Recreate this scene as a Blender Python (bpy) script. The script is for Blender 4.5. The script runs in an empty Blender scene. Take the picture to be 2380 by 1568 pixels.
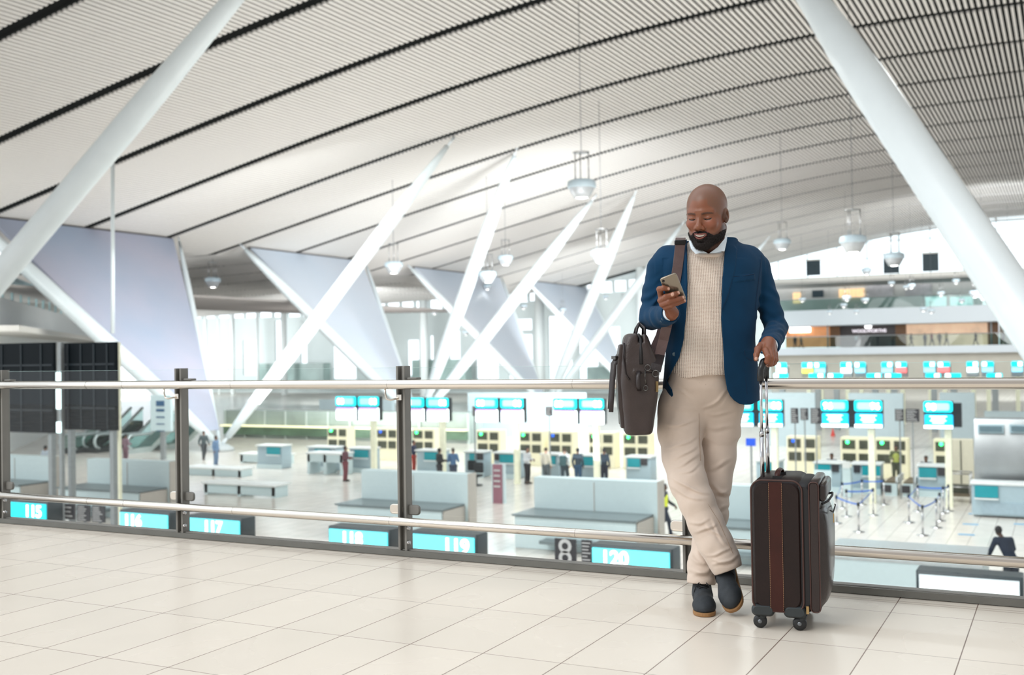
import bpy, bmesh, math, random
import numpy as np
from mathutils import Vector, Matrix
random.seed(7)
SC = bpy.context.scene
# ---------------------------------------------------------------- camera
F_PX, ROLL, PITCH, YAW, EYE = 2533.1, -0.01594, 0.01445, -0.47039, 1.10
CY, SY = math.cos(YAW), math.sin(YAW)
def g2w(x, y, z=0.0):            # ground frame of the viewer -> hall frame
    return Vector((CY*x + SY*y, -SY*x + CY*y, z))
def ray(px, py):                 # direction (viewer ground frame) of a photograph pixel
    lx, ly = (px-1190)/F_PX, -(py-784)/F_PX
    c, s = math.cos(ROLL), math.sin(ROLL)
    x, u = c*lx - s*ly, s*lx + c*ly
    cp, sp = math.cos(PITCH), math.sin(PITCH)
    return (x, cp-u*sp, sp+u*cp)
_c, _s, _cp, _sp = math.cos(ROLL), math.sin(ROLL), math.cos(PITCH), math.sin(PITCH)
ax = g2w(_c, -_s*_sp, _s*_cp); ay = g2w(-_s, -_c*_sp, _c*_cp); az = -g2w(0, _cp, _sp)
cam_d = bpy.data.cameras.new('camera'); cam = bpy.data.objects.new('camera', cam_d)
SC.collection.objects.link(cam); SC.camera = cam
cam.matrix_world = Matrix(((ax.x, ay.x, az.x, 0), (ax.y, ay.y, az.y, 0), (ax.z, ay.z, az.z, EYE), (0, 0, 0, 1)))
cam_d.sensor_width = 36; cam_d.lens = F_PX/2380*36
cam_d.clip_start = 0.1; cam_d.clip_end = 1500
cam_d.dof.use_dof = True; cam_d.dof.focus_distance = 4.62; cam_d.dof.aperture_fstop = 3.0
# ---------------------------------------------------------------- world, exposure
W = bpy.data.worlds.new('world'); SC.world = W; W.use_nodes = True
nt = W.node_tree; nt.nodes.clear()
out = nt.nodes.new('ShaderNodeOutputWorld'); bg = nt.nodes.new('ShaderNodeBackground')
tc = nt.nodes.new('ShaderNodeTexCoord'); cr = nt.nodes.new('ShaderNodeValToRGB'); mr = nt.nodes.new('ShaderNodeMapRange'); mr.inputs[1].default_value = -1
dp = nt.nodes.new('ShaderNodeVectorMath'); dp.operation = 'DOT_PRODUCT'; nt.links.new(tc.outputs['Generated'], dp.inputs[0])
dp.inputs[1].default_value = Vector((-0.74, 0.55, 0.38)).normalized()          # the glazed side of the building
nt.links.new(dp.outputs['Value'], mr.inputs[0]); nt.links.new(mr.outputs[0], cr.inputs[0])
e_ = cr.color_ramp.elements; e_[0].position = 0.18; e_[0].color = (0.46, 0.45, 0.44, 1); e_[1].position = 0.80; e_[1].color = (1.55, 1.68, 1.78, 1)
em_ = e_.new(0.5); em_.color = (0.78, 0.83, 0.87, 1)
nt.links.new(cr.outputs[0], bg.inputs[0]); nt.links.new(bg.outputs[0], out.inputs[0])
bg.inputs[1].default_value = 1.0
sd = bpy.data.lights.new('daylight', 'SUN'); sd.energy = 1.1; sd.angle = math.radians(30); sd.color = (1, 0.97, 0.93)
so = bpy.data.objects.new('daylight', sd); SC.collection.objects.link(so)
_dv = g2w(0.62, 0.55, -0.62); so.rotation_euler = _dv.to_track_quat('-Z', 'Y').to_euler(); so.location = (0, -5, 9)
def add_fill(x, y, z, size, power, tgt, col=(1, 0.95, 0.9), spread=180):  # unseen area light added to brighten the hall, no real fixture
    l = bpy.data.lights.new('fill_light', 'AREA'); l.shape = 'DISK'; l.size = size; l.energy = power; l.color = col; l.spread = math.radians(spread)
    o = bpy.data.objects.new('fill_light', l); SC.collection.objects.link(o); o.location = (x, y, z)
    o.rotation_euler = (Vector(tgt)-Vector((x, y, z))).to_track_quat('-Z', 'Y').to_euler(); return o
vs = SC.view_settings; vs.view_transform = 'Standard'; vs.look = 'None'; vs.gamma = 1; vs.use_curve_mapping = False; vs.exposure = 0.22
SC.cycles.max_bounces = 6; SC.cycles.transparent_max_bounces = 24; SC.cycles.caustics_reflective = False; SC.cycles.caustics_refractive = False
SC.cycles.use_denoising = True; SC.cycles.sample_clamp_indirect = 6
HF = -5.1                                        # level of the check-in hall floor
def at_d(px, py, d):
    x, y, z = ray(px, py); return g2w(x*d/y, d, EYE+z*d/y)
def at_z(px, py, z):
    x, y, zz = ray(px, py); k = (z-EYE)/zz; return g2w(x*k, y*k, z)
def at_t(px, py, t):
    x, y, z = ray(px, py); v = g2w(x, y, z); k = t/v.y; return Vector((v.x*k, t, EYE+z*k))
def at_s(px, py, s):
    x, y, z = ray(px, py); v = g2w(x, y, z); k = s/v.x; return Vector((s, v.y*k, EYE+z*k))
# ---------------------------------------------------------------- materials
MATS = {}
def lin(c):
    return tuple(((v/255)/12.92 if v/255 <= 0.04045 else ((v/255+0.055)/1.055)**2.4) for v in c)
def mat(name, rgb, rough=0.5, metal=0.0, var=0.06, nscale=8.0, bump=0.0, bscale=60.0, emit=None, es=1.0, spec=0.5, coat=0.0, coord='Object'):
    if name in MATS: return MATS[name]
    m = bpy.data.materials.new(name); m.use_nodes = True; n = m.node_tree.nodes; L = m.node_tree.links
    b = n['Principled BSDF']; col = lin(rgb)
    tcn = n.new('ShaderNodeTexCoord'); no = n.new('ShaderNodeTexNoise'); no.inputs['Scale'].default_value = nscale; no.inputs['Detail'].default_value = 4
    L.new(tcn.outputs[coord], no.inputs['Vector'])
    ra = n.new('ShaderNodeValToRGB'); L.new(no.outputs['Fac'], ra.inputs[0])
    ra.color_ramp.elements[0].position = 0.3; ra.color_ramp.elements[1].position = 0.7
    ra.color_ramp.elements[0].color = tuple(c*(1-var) for c in col)+(1,); ra.color_ramp.elements[1].color = tuple(min(1, c*(1+var)) for c in col)+(1,)
    L.new(ra.outputs[0], b.inputs['Base Color'])
    b.inputs['Roughness'].default_value = rough; b.inputs['Metallic'].default_value = metal
    b.inputs['Specular IOR Level'].default_value = spec; b.inputs['Coat Weight'].default_value = coat
    if bump:
        n2 = n.new('ShaderNodeTexNoise'); n2.inputs['Scale'].default_value = bscale; n2.inputs['Detail'].default_value = 5
        L.new(tcn.outputs[coord], n2.inputs['Vector'])
        bu = n.new('ShaderNodeBump'); bu.inputs['Strength'].default_value = bump; bu.inputs['Distance'].default_value = 0.003
        L.new(n2.outputs['Fac'], bu.inputs['Height']); L.new(bu.outputs[0], b.inputs['Normal'])
    if emit is not None:
        b.inputs['Emission Color'].default_value = lin(emit)+(1,); b.inputs['Emission Strength'].default_value = es
    MATS[name] = m; return m
def glassmat(name, tint, refl=1.0, rough=0.0):
    if name in MATS: return MATS[name]
    m = bpy.data.materials.new(name); m.use_nodes = True; n = m.node_tree.nodes; L = m.node_tree.links; n.clear()
    o = n.new('ShaderNodeOutputMaterial'); mx = n.new('ShaderNodeMixShader'); tr = n.new('ShaderNodeBsdfTransparent'); gl = n.new('ShaderNodeBsdfGlossy')
    fr = n.new('ShaderNodeFresnel'); fr.inputs[0].default_value = 1.45; mu = n.new('ShaderNodeMath'); mu.operation = 'MULTIPLY'; mu.inputs[1].default_value = refl
    tr.inputs[0].default_value = tint+(1,); gl.inputs['Roughness'].default_value = rough
    gm_ = n.new('ShaderNodeNewGeometry'); fb = n.new('ShaderNodeMath'); fb.operation = 'SUBTRACT'; fb.inputs[0].default_value = 1; L.new(gm_.outputs['Backfacing'], fb.inputs[1]); m2_ = n.new('ShaderNodeMath'); m2_.operation = 'MULTIPLY'
    L.new(fr.outputs[0], mu.inputs[0]); L.new(mu.outputs[0], m2_.inputs[0]); L.new(fb.outputs[0], m2_.inputs[1]); L.new(m2_.outputs[0], mx.inputs[0]); L.new(tr.outputs[0], mx.inputs[1]); L.new(gl.outputs[0], mx.inputs[2]); L.new(mx.outputs[0], o.inputs[0])
    MATS[name] = m; return m
# ---------------------------------------------------------------- mesh building
class MB:
    def __init__(s): s.v = []; s.f = []; s.sm = []; s.mi = []
    def add(s, vs, fs, smooth=False, mi=0):
        o = len(s.v); s.v += [tuple(v) for v in vs]; s.f += [tuple(i+o for i in f) for f in fs]; s.sm += [smooth]*len(fs); s.mi += [mi]*len(fs); return s
    def box(s, c, size, rot=0.0, mi=0, M=None):
        cx, cy, cz = c; a, b, h = size[0]/2, size[1]/2, size[2]/2
        p = [(-a, -b, -h), (a, -b, -h), (a, b, -h), (-a, b, -h), (-a, -b, h), (a, -b, h), (a, b, h), (-a, b, h)]
        if M is not None: q = [tuple(Vector(c)+M @ Vector(k)) for k in p]
        else:
            cr_, sr = math.cos(rot), math.sin(rot); q = [(cx+x*cr_-y*sr, cy+x*sr+y*cr_, cz+z) for x, y, z in p]
        return s.add(q, [(3, 2, 1, 0), (4, 5, 6, 7), (0, 1, 5, 4), (1, 2, 6, 5), (2, 3, 7, 6), (3, 0, 4, 7)], False, mi)
    def rbox(s, c, size, r=0.02, M=None, seg=4, mi=0):       # box with its vertical edges (local z) rounded
        a, b, h = size[0]/2, size[1]/2, size[2]/2; pts = []
        for qx, qy, a0 in ((1, 1, 0), (-1, 1, 90), (-1, -1, 180), (1, -1, 270)):
            for i in range(seg+1):
                t = math.radians(a0+90*i/seg); pts.append((qx*(a-r)+r*math.cos(t), qy*(b-r)+r*math.sin(t)))
        n = len(pts); M = M or Matrix.Identity(3); C = Vector(c); e = min(r*0.4, h*0.5)
        rings = [[(x*(1-e/a), y*(1-e/b), -h) for x, y in pts], [(x, y, -h+e) for x, y in pts], [(x, y, h-e) for x, y in pts], [(x*(1-e/a), y*(1-e/b), h) for x, y in pts]]
        vs = [tuple(C+M @ Vector(v)) for rr in rings for v in rr]
        fs = [(k*n+i, k*n+(i+1) % n, (k+1)*n+(i+1) % n, (k+1)*n+i) for k in range(3) for i in range(n)]
        s.add(vs, fs, True, mi); s.add(vs, [], True); o = len(s.v)-len(vs)
        s.f += [tuple(o+i for i in range(n-1, -1, -1)), tuple(o+3*n+i for i in range(n))]; s.sm += [False]*2; s.mi += [mi]*2; return s
    def tube(s, pts, rad, seg=12, caps=True, flat=1.0, mi=0, up=None):  # swept tube; rad scalar or list
        pts = [Vector(p) for p in pts]; n = len(pts); rad = list(rad) if hasattr(rad, '__len__') else [rad]*n
        vs = []; prev = None
        for i, p in enumerate(pts):
            t = (pts[min(i+1, n-1)]-pts[max(i-1, 0)]).normalized()
            u = prev if prev is not None else (Vector(up) if up is not None else (Vector((0, 0, 1)) if abs(t.z) < 0.9 else Vector((1, 0, 0))))
            u = (u-t*u.dot(t)).normalized(); w = t.cross(u); prev = u
            for k in range(seg):
                a = 2*math.pi*k/seg; vs.append(p+(u*math.cos(a)*flat+w*math.sin(a))*rad[i])
        fs = [(i*seg+k, i*seg+(k+1) % seg, (i+1)*seg+(k+1) % seg, (i+1)*seg+k) for i in range(n-1) for k in range(seg)]
        s.add(vs, fs, True, mi)
        if caps:
            o = len(s.v)-len(vs); s.f += [tuple(o+k for k in range(seg-1, -1, -1)), tuple(o+(n-1)*seg+k for k in range(seg))]; s.sm += [False]*2; s.mi += [mi]*2
        return s
    def lathe(s, c, prof, seg=24, M=None, mi=0):             # prof: [(r,z)...]
        C = Vector(c); M = M or Matrix.Identity(3); vs = []
        for r, z in prof:
            for k in range(seg):
                a = 2*math.pi*k/seg; vs.append(C+M @ Vector((r*math.cos(a), r*math.sin(a), z)))
        n = len(prof); fs = [(i*seg+k, i*seg+(k+1) % seg, (i+1)*seg+(k+1) % seg, (i+1)*seg+k) for i in range(n-1) for k in range(seg)]
        return s.add(vs, fs, True, mi)
    def ball(s, c, r, seg=16, M=None, mi=0):
        rx, ry, rz = r if hasattr(r, '__len__') else (r, r, r); C = Vector(c); M = M or Matrix.Identity(3); vs = []; n = seg//2
        for i in range(n+1):
            th = math.pi*i/n
            for k in range(seg):
                a = 2*math.pi*k/seg; vs.append(C+M @ Vector((rx*math.sin(th)*math.cos(a), ry*math.sin(th)*math.sin(a), -rz*math.cos(th))))
        return s.add(vs, [(i*seg+k, i*seg+(k+1) % seg, (i+1)*seg+(k+1) % seg, (i+1)*seg+k) for i in range(n) for k in range(seg)], True, mi)
    def prism(s, poly, d, mi=0):                             # poly: 3-D points in a plane, d: extrusion vector
        n = len(poly); D = Vector(d); a = [Vector(p) for p in poly]; b = [p+D for p in a]
        return s.add(a+b, [tuple(range(n-1, -1, -1)), tuple(range(n, 2*n))]+[(i, (i+1) % n, n+(i+1) % n, n+i) for i in range(n)], False, mi)
    def build(s, name, m, parent=None, bevel=0.0, origin=None):
        me = bpy.data.meshes.new(name); V = s.v
        if parent is not None:
            o_ = parent['_o']; V = [(x-o_[0], y-o_[1], z-o_[2]) for x, y, z in V]
        elif origin is not None: V = [(x-origin[0], y-origin[1], z-origin[2]) for x, y, z in V]
        me.from_pydata(V, [], s.f); me.polygons.foreach_set('use_smooth', s.sm)
        ms = m if isinstance(m, (list, tuple)) else [m]
        for q in ms: me.materials.append(q)
        if len(ms) > 1: me.polygons.foreach_set('material_index', s.mi)
        me.update(); o = bpy.data.objects.new(name, me); SC.collection.objects.link(o)
        if parent is not None:
            o.parent = parent['_p']
        elif origin is not None: o.location = origin
        if bevel:
            bv = o.modifiers.new('bevel', 'BEVEL'); bv.width = bevel; bv.segments = 2; bv.limit_method = 'ANGLE'
        o['_o'] = list(V[0]) if False else (list(parent['_o']) if parent is not None else (list(origin) if origin is not None else [0, 0, 0]))
        return o
class Node(dict): pass
def P(o):                                                    # wrap an object as a parent for build()
    return {'_p': o, '_o': list(o['_o'])}
def thing(name, loc, label, cat, group=None):
    o = bpy.data.objects.new(name, None); SC.collection.objects.link(o); o.location = loc; o.empty_display_size = 0.1
    o['_o'] = list(loc); o['label'] = label; o['category'] = cat
    if group: o['group'] = group
    return o
def tag(o, label, cat, group=None, kind=None):
    o['label'] = label; o['category'] = cat
    if group: o['group'] = group
    if kind: o['kind'] = kind
    return o
def struct(o): o['kind'] = 'structure'; return o
def textmesh(txt, size, extrude=0.0):
    cu = bpy.data.curves.new('t', 'FONT'); cu.body = txt; cu.size = size; cu.extrude = extrude; cu.align_x = 'CENTER'; cu.align_y = 'CENTER'; cu.offset = size*0.022
    o = bpy.data.objects.new('t', cu); SC.collection.objects.link(o); dg = bpy.context.evaluated_depsgraph_get()
    me = bpy.data.meshes.new_from_object(o.evaluated_get(dg)); bpy.data.objects.remove(o); bpy.data.curves.remove(cu)
    vs = [tuple(v.co) for v in me.vertices]; fs = [tuple(p.vertices) for p in me.polygons]; bpy.data.meshes.remove(me); return vs, fs
def text_obj(name, txt, size, origin, X, Y, m, parent, extrude=0.004):
    vs, fs = textmesh(txt, size, extrude); O = Vector(origin); X = Vector(X); Y = Vector(Y); N = X.cross(Y); b = MB()
    b.add([O+X*v[0]+Y*v[1]+N*v[2] for v in vs], fs); return b.build(name, m, parent)
# ================================================================= THE SETTING
white = mat('white_paint', (225, 232, 235), 0.5, var=0.02)
offwhite = mat('warm_white_paint', (226, 224, 218), 0.6, var=0.03)
def tilemat(name, c1, grout, w, l, os_, ol, gw, rough, var=0.05, strips=False):
    m = bpy.data.materials.new(name); m.use_nodes = True; n = m.node_tree.nodes; L = m.node_tree.links; b = n['Principled BSDF']
    geo = n.new('ShaderNodeNewGeometry'); sp = n.new('ShaderNodeSeparateXYZ'); L.new(geo.outputs['Position'], sp.inputs[0])
    def mth(op, a, b_=None):
        q = n.new('ShaderNodeMath'); q.operation = op
        for i, v in enumerate((a, b_)):
            if v is None: continue
            if isinstance(v, (int, float)): q.inputs[i].default_value = v
            else: L.new(v, q.inputs[i])
        return q.outputs[0]
    def line(co, per, off, g):
        a = mth('DIVIDE', mth('SUBTRACT', co, off), per); fr = mth('FRACT', a); e = mth('MINIMUM', fr, mth('SUBTRACT', 1.0, fr))
        return mth('LESS_THAN', e, g/per/2), mth('FLOOR', a)
    lx, ix = line(sp.outputs[0], w, os_, gw); ly, iy = line(sp.outputs[1], l, ol, gw*0.8)
    g = mth('MAXIMUM', lx, ly)
    if strips:
        for t0, ww in ((4.94, 0.012), (4.975, 0.012)):
            g = mth('MAXIMUM', g, mth('MULTIPLY', mth('LESS_THAN', mth('ABSOLUTE', mth('SUBTRACT', sp.outputs[1], t0)), ww/2), 0.35))
    wn = n.new('ShaderNodeTexWhiteNoise'); cb = n.new('ShaderNodeCombineXYZ'); L.new(ix, cb.inputs[0]); L.new(iy, cb.inputs[1]); L.new(cb.outputs[0], wn.inputs[0])
    no = n.new('ShaderNodeTexNoise'); no.inputs['Scale'].default_value = 1.6; no.inputs['Detail'].default_value = 2.5; L.new(geo.outputs['Position'], no.inputs['Vector'])
    f = mth('ADD', mth('MULTIPLY', wn.outputs[0], 0.35), mth('MULTIPLY', no.outputs['Fac'], 0.65))
    ra = n.new('ShaderNodeValToRGB'); L.new(f, ra.inputs[0]); c = lin(c1)
    ra.color_ramp.elements[0].position = 0.2; ra.color_ramp.elements[0].color = tuple(v*(1-var) for v in c)+(1,)
    ra.color_ramp.elements[1].position = 0.8; ra.color_ramp.elements[1].color = tuple(min(1, v*(1+var)) for v in c)+(1,)
    mx = n.new('ShaderNodeMix'); mx.data_type = 'RGBA'; L.new(g, mx.inputs[0]); L.new(ra.outputs[0], mx.inputs[6]); mx.inputs[7].default_value = lin(grout)+(1,)
    L.new(mx.outputs[2], b.inputs['Base Color'])
    rr = n.new('ShaderNodeMath'); rr.operation = 'MULTIPLY_ADD'; L.new(no.outputs['Fac'], rr.inputs[0]); rr.inputs[1].default_value = 0.08; rr.inputs[2].default_value = rough-0.04
    L.new(rr.outputs[0], b.inputs['Roughness'])
    bu = n.new('ShaderNodeBump'); bu.inputs['Strength'].default_value = 0.5; bu.inputs['Distance'].default_value = 0.002; bu.invert = True; L.new(g, bu.inputs['Height']); L.new(bu.outputs[0], b.inputs['Normal'])
    return m
walk_tile = tilemat('walkway_tile', (222, 211, 197), (120, 98, 88), 0.3153, 0.6116, -2.880, 2.304, 0.0042, 0.27, 0.06, True)
hall_tile = tilemat('hall_tile', (228, 222, 214), (168, 158, 150), 0.6, 1.2, 0.1, 0.3, 0.02, 0.2, 0.06)
struct(MB().box((-4, -1.9, -0.2), (44, 14.0+0.1, 0.4)).build('floor', walk_tile))
struct(MB().box((-62, 92, HF-0.15), (260, 230, 0.3)).build('floor_hall', hall_tile))
# ceiling -------------------------------------------------------------------
T = 8.0
PC = (2.25782314, -0.0633232715, -0.0438445254, -0.00265587403, -4.13062738e-05)
def zc(s):
    q = s/T; q2 = min(q, -1.0)
    z = sum(c*max(q2, -8.2)**i for i, c in enumerate(PC))
    if q < -8.2: z -= (-8.2-q)*0.025
    if q > -1: z -= 0.012*(q+1)**2
    return EYE+z*T
slat_m = mat('slat_white', (234, 231, 227), 0.55, var=0.02)
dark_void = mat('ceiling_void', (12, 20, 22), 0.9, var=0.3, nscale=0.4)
PER, SW, SD = 0.315, 0.15, 0.12
b = MB(); s = -21.0*T
while s < 3.2*T:
    z0, z1 = zc(s), zc(s+SW); far = s < -9*T
    for k in range(2, 22):
        if (far and k < 9) or (s < -5.9*T and k > 17): continue
        t0, t1 = k*T+0.42, (k+1)*T-0.42
        b.add([(s, t0, z0), (s+SW, t0, z1), (s+SW, t1, z1), (s, t1, z0), (s, t0, z0+SD), (s+SW, t0, z1+SD), (s+SW, t1, z1+SD), (s, t1, z0+SD)],
              [(3, 2, 1, 0), (4, 5, 6, 7), (0, 1, 5, 4), (1, 2, 6, 5), (2, 3, 7, 6), (3, 0, 4, 7)])
    s += PER if not far else 2*PER
    if far: pass
ceil_o = struct(b.build('ceiling', slat_m))
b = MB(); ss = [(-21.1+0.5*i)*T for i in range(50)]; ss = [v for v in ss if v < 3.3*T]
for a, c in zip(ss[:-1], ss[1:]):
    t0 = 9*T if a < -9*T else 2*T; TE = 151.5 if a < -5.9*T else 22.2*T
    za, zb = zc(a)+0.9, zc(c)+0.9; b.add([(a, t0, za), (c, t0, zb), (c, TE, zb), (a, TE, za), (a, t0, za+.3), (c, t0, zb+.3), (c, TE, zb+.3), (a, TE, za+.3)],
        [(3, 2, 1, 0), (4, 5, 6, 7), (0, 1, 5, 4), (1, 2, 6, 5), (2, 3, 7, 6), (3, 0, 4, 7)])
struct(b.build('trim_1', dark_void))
b = MB()                                          # carrier rails across the slats
rail_m = mat('ceiling_carrier', (52, 56, 56), 0.6, var=0.2)
for k in range(2, 23):
    for dt in (-0.62, 0.62) if k < 16 else (0.5,):
        for a, c in zip(ss[:-1], ss[1:]):
            if (a < -9*T and k < 9) or (a < -5.9*T and k > 18): continue
            b.add([(a, k*T+dt-.05, zc(a)+SD), (c, k*T+dt-.05, zc(c)+SD), (c, k*T+dt+.05, zc(c)+SD), (a, k*T+dt+.05, zc(a)+SD)], [(0, 3, 2, 1)])
            b.add([(a, k*T+dt-.05, zc(a)+SD+.2), (c, k*T+dt-.05, zc(c)+SD+.2), (c, k*T+dt-.05, zc(c)+SD), (a, k*T+dt-.05, zc(a)+SD)], [(0, 3, 2, 1)])
struct(b.build('trim_2', rail_m))
# far wall: glazed gable, gallery levels -------------------------------------
TF = 176.0
def cells(b, x0, x1, z0, z1, holes, t, th=0.4, axis='t'):
    xs = sorted({x0, x1, *[max(x0, min(x1, h[0])) for h in holes], *[max(x0, min(x1, h[1])) for h in holes]}); zs = sorted({z0, z1, *[h[2] for h in holes if z0 < h[2] < z1], *[h[3] for h in holes if z0 < h[3] < z1]})
    for a, c in zip(xs[:-1], xs[1:]):
        for e, f in zip(zs[:-1], zs[1:]):
            mx, mz = (a+c)/2, (e+f)/2
            if any(h[0] < mx < h[1] and h[2] < mz < h[3] for h in holes): continue
            b.box((mx, t, mz), (c-a, th, f-e))
gwall = mat('gallery_wall', (188, 186, 182), 0.7, var=0.04, nscale=1)
pale = mat('pale_blue_bulkhead', (214, 222, 228), 0.5, var=0.02)
L0 = at_t(1745, 700, TF).x; R0 = 42.0
z_sill = at_t(2100, 636, TF).z; z_f3 = at_t(2000, 717, TF).z; z_b3 = at_t(2000, 754, TF).z; z_f2 = at_t(2000, 806, TF).z; z_b2 = at_t(2000, 823, TF).z
struct(MB().box(((L0+R0)/2, TF+14, (z_f3+z_sill)/2), (R0-L0, 0.6, z_sill-z_f3)).build('wall_far', gwall))
b = MB(); b.box(((L0+R0)/2, TF+7, (z_f3+z_b3)/2), (R0-L0, 14, z_f3-z_b3)); struct(b.build('trim_3', pale))
struct(MB().box(((L0+R0)/2, TF+7, (z_f2+z_b2)/2), (R0-L0, 14, z_f2-z_b2)).build('trim_4', pale))
struct(MB().box(((L0+R0)/2, TF+3, (HF+z_b2)/2), (R0-L0, 0.5, z_b2-HF)).build('wall_far_lower', mat('beige_plaster', (205, 200, 188), 0.7, var=0.05, nscale=0.6)))
# parapet beam below the glazing
struct(MB().box(((L0+R0)/2, TF-0.5, z_sill-0.3), (R0-L0, 1.2, 0.6)).build('trim_5', offwhite))
struct(MB().box(((L0+R0)/2, TF+6, z_sill-0.75), (R0-L0, 13, 0.3)).build('trim_6', gwall))
# mullions of the gable glazing
b = MB(); x = L0
while x < R0:
    b.box((x, TF, (z_sill+24)/2), (0.18, 0.3, 24-z_sill)); x += 4.6
for z in (z_sill+5.2, z_sill+9.8): b.box(((L0+R0)/2, TF, z), (R0-L0, 0.3, 0.14))
w1 = struct(b.build('window_1', mat('mullion_white', (222, 236, 240), 0.4)))
MB().box(((L0+R0)/2, TF+.2, (z_sill+24)/2), (R0-L0, 0.05, 24-z_sill)).build('pane', glassmat('clear_glass', (0.97, 1, 1), 0.5), P(w1))
# glass balustrades of the two galleries
bal = glassmat('green_glass', (0.72, 0.84, 0.82), 1.0)
for i, (zz, nm) in enumerate(((z_f3, 'upper'), (z_f2, 'lower'))):
    r = thing('glass_balustrade', ((L0+R0)/2, TF, zz), f'{"green" if i == 0 else "grey"} tinted glass balustrade along the {nm} far gallery', 'balustrade')
    MB().box(((L0+R0)/2, TF, zz+0.85), (R0-L0, 0.06, 1.7)).build('glass_panel', bal, P(r))
    MB().tube([(L0, TF, zz+1.75), (R0, TF, zz+1.75)], 0.07, 8).build('handrail', mat('brushed_steel', (190, 190, 190), 0.25, 1.0, var=0.05), P(r))
# shops on the lower gallery
def px_rect(x0, y0, x1, y1, t):
    a, c = at_t(x0, y0, t), at_t(x1, y1, t); return min(a.x, c.x), max(a.x, c.x), min(a.z, c.z), max(a.z, c.z)
def panel(name, x0, y0, x1, y1, t, m, label, cat, th=0.3, group=None):
    a, c, e, f = px_rect(x0, y0, x1, y1, t); o = MB().box(((a+c)/2, t, (e+f)/2), (c-a, th, f-e)).build(name, m, origin=((a+c)/2, t, e)); return tag(o, label, cat, group)
TS = TF+9
darkshop = mat('dark_shop_front', (72, 62, 62), 0.5, var=0.1)
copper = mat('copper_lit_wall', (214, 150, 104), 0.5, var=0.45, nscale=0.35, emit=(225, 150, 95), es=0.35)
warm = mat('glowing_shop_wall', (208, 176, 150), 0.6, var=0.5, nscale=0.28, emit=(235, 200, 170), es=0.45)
wood = mat('walnut_panelling', (128, 84, 48), 0.5, var=0.15, nscale=0.6)
lit = mat('lit_white', (250, 250, 250), 0.5, emit=(255, 255, 255), es=2.2)
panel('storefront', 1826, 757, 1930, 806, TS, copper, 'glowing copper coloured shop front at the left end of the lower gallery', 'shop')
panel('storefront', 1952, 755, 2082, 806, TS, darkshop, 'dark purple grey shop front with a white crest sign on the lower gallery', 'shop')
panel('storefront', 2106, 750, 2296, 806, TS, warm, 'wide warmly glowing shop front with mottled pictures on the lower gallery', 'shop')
panel('wooden_pier', 1929, 756, 1953, 806, TS-0.4, wood, 'brown wooden pier between the copper and the dark shop front', 'pier')
panel('wooden_pier', 2081, 753, 2107, 806, TS-0.4, wood, 'brown wooden pier between the dark and the glowing shop front', 'pier')
panel('wooden_pier', 2295, 748, 2322, 806, TS-0.4, wood, 'brown wooden pier at the right end of the glowing shop front', 'pier')
panel('gallery_panel', 2322, 746, 2500, 806, TS, mat('greige', (170, 158, 145), 0.6, var=0.05), 'plain grey beige wall panel right of the last wooden pier', 'panel')
sg = thing('shop_sign', at_t(2018, 770, TS-0.3), 'white crest and lettering on the dark shop front', 'sign')
MB().prism([at_t(*p, TS-0.3) for p in ((2009, 753), (2013, 757), (2018, 750), (2023, 757), (2027, 753), (2025, 763), (2011, 763))], (0, -0.1, 0)).build('crest', lit, P(sg))
text_obj('lettering', 'WOOLWORTHS', 0.72, at_t(2020, 769, TS-0.3), (1, 0, 0), (0, 0, 1), mat('sign_letter_white', (240, 235, 240), 0.5, emit=(240, 230, 240), es=1.0), P(sg))
panel('light_box', 1835, 758, 1884, 772, TS-0.4, lit, 'long white light box above the copper shop front', 'sign')
for i, (x0, y0, x1, y1, lab) in enumerate(((1950, 672, 2010, 692, 'small orange lit recess at the left of the upper gallery wall'), (1843, 680, 1861, 704, 'tall tan lit doorway near the left end of the upper gallery'))):
    panel('lit_recess', x0, y0, x1, y1, TF+13.5, mat('amber_lit', (232, 196, 150), 0.5, var=0.2, nscale=1, emit=(245, 205, 150), es=0.7), lab, 'recess')
panel('wall_screen', 1888, 675, 1914, 690, TF+13.4, mat('black_screen', (38, 56, 66), 0.3), 'small black screen on the grey wall of the upper gallery', 'screen')
for x0, x1, lab in ((2014, 2076, 'left'), (2104, 2166, 'right')):
    panel('wall_mural', x0, 662, x1, 688, TF+13.4, mat('mural_grey', (182, 178, 180), 0.6, var=0.25, nscale=0.7), f'{lab} pale swirling mural panel on the upper gallery wall', 'panel')
for i, (x0, y0, x1, y1) in enumerate(((1874, 606, 1907, 639), (2053, 592, 2090, 634), (2144, 590, 2182, 629), (2239, 588, 2280, 625))):
    a, c, e, f = px_rect(x0, y0, x1, y1, TF-0.6); r = thing('window_blind', ((a+c)/2, TF-0.6, e), ['leftmost dark square blind on the gable glazing', 'dark square blind behind a pendant lamp on the gable glazing', 'third dark square blind from the left on the gable glazing', 'dark square blind cut by the big white strut on the gable glazing'][i], 'blind')
    MB().box(((a+c)/2, TF-0.6, (e+f)/2), (c-a, 0.2, f-e)).build('cloth', mat('blind_dark', (40, 56, 64), 0.6, var=0.15, nscale=3), P(r)); MB().box(((a+c)/2, TF-0.6, f+0.1), (c-a+.3, 0.3, 0.2)).build('roller', offwhite, P(r))
# bright archways on the upper gallery
for i, (x0, x1) in enumerate(((2150, 2200), (2208, 2262), (2285, 2345))):
    panel('glazed_archway', x0, 690-(i > 1)*3, x1, 716-i, TF+12, mat('arch_glow', (200, 225, 225), 0.3, var=0.2, nscale=0.8, emit=(200, 235, 235), es=0.55), f'{["left", "middle", "right"][i]} bright glazed archway at the right end of the upper gallery', 'archway')
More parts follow.
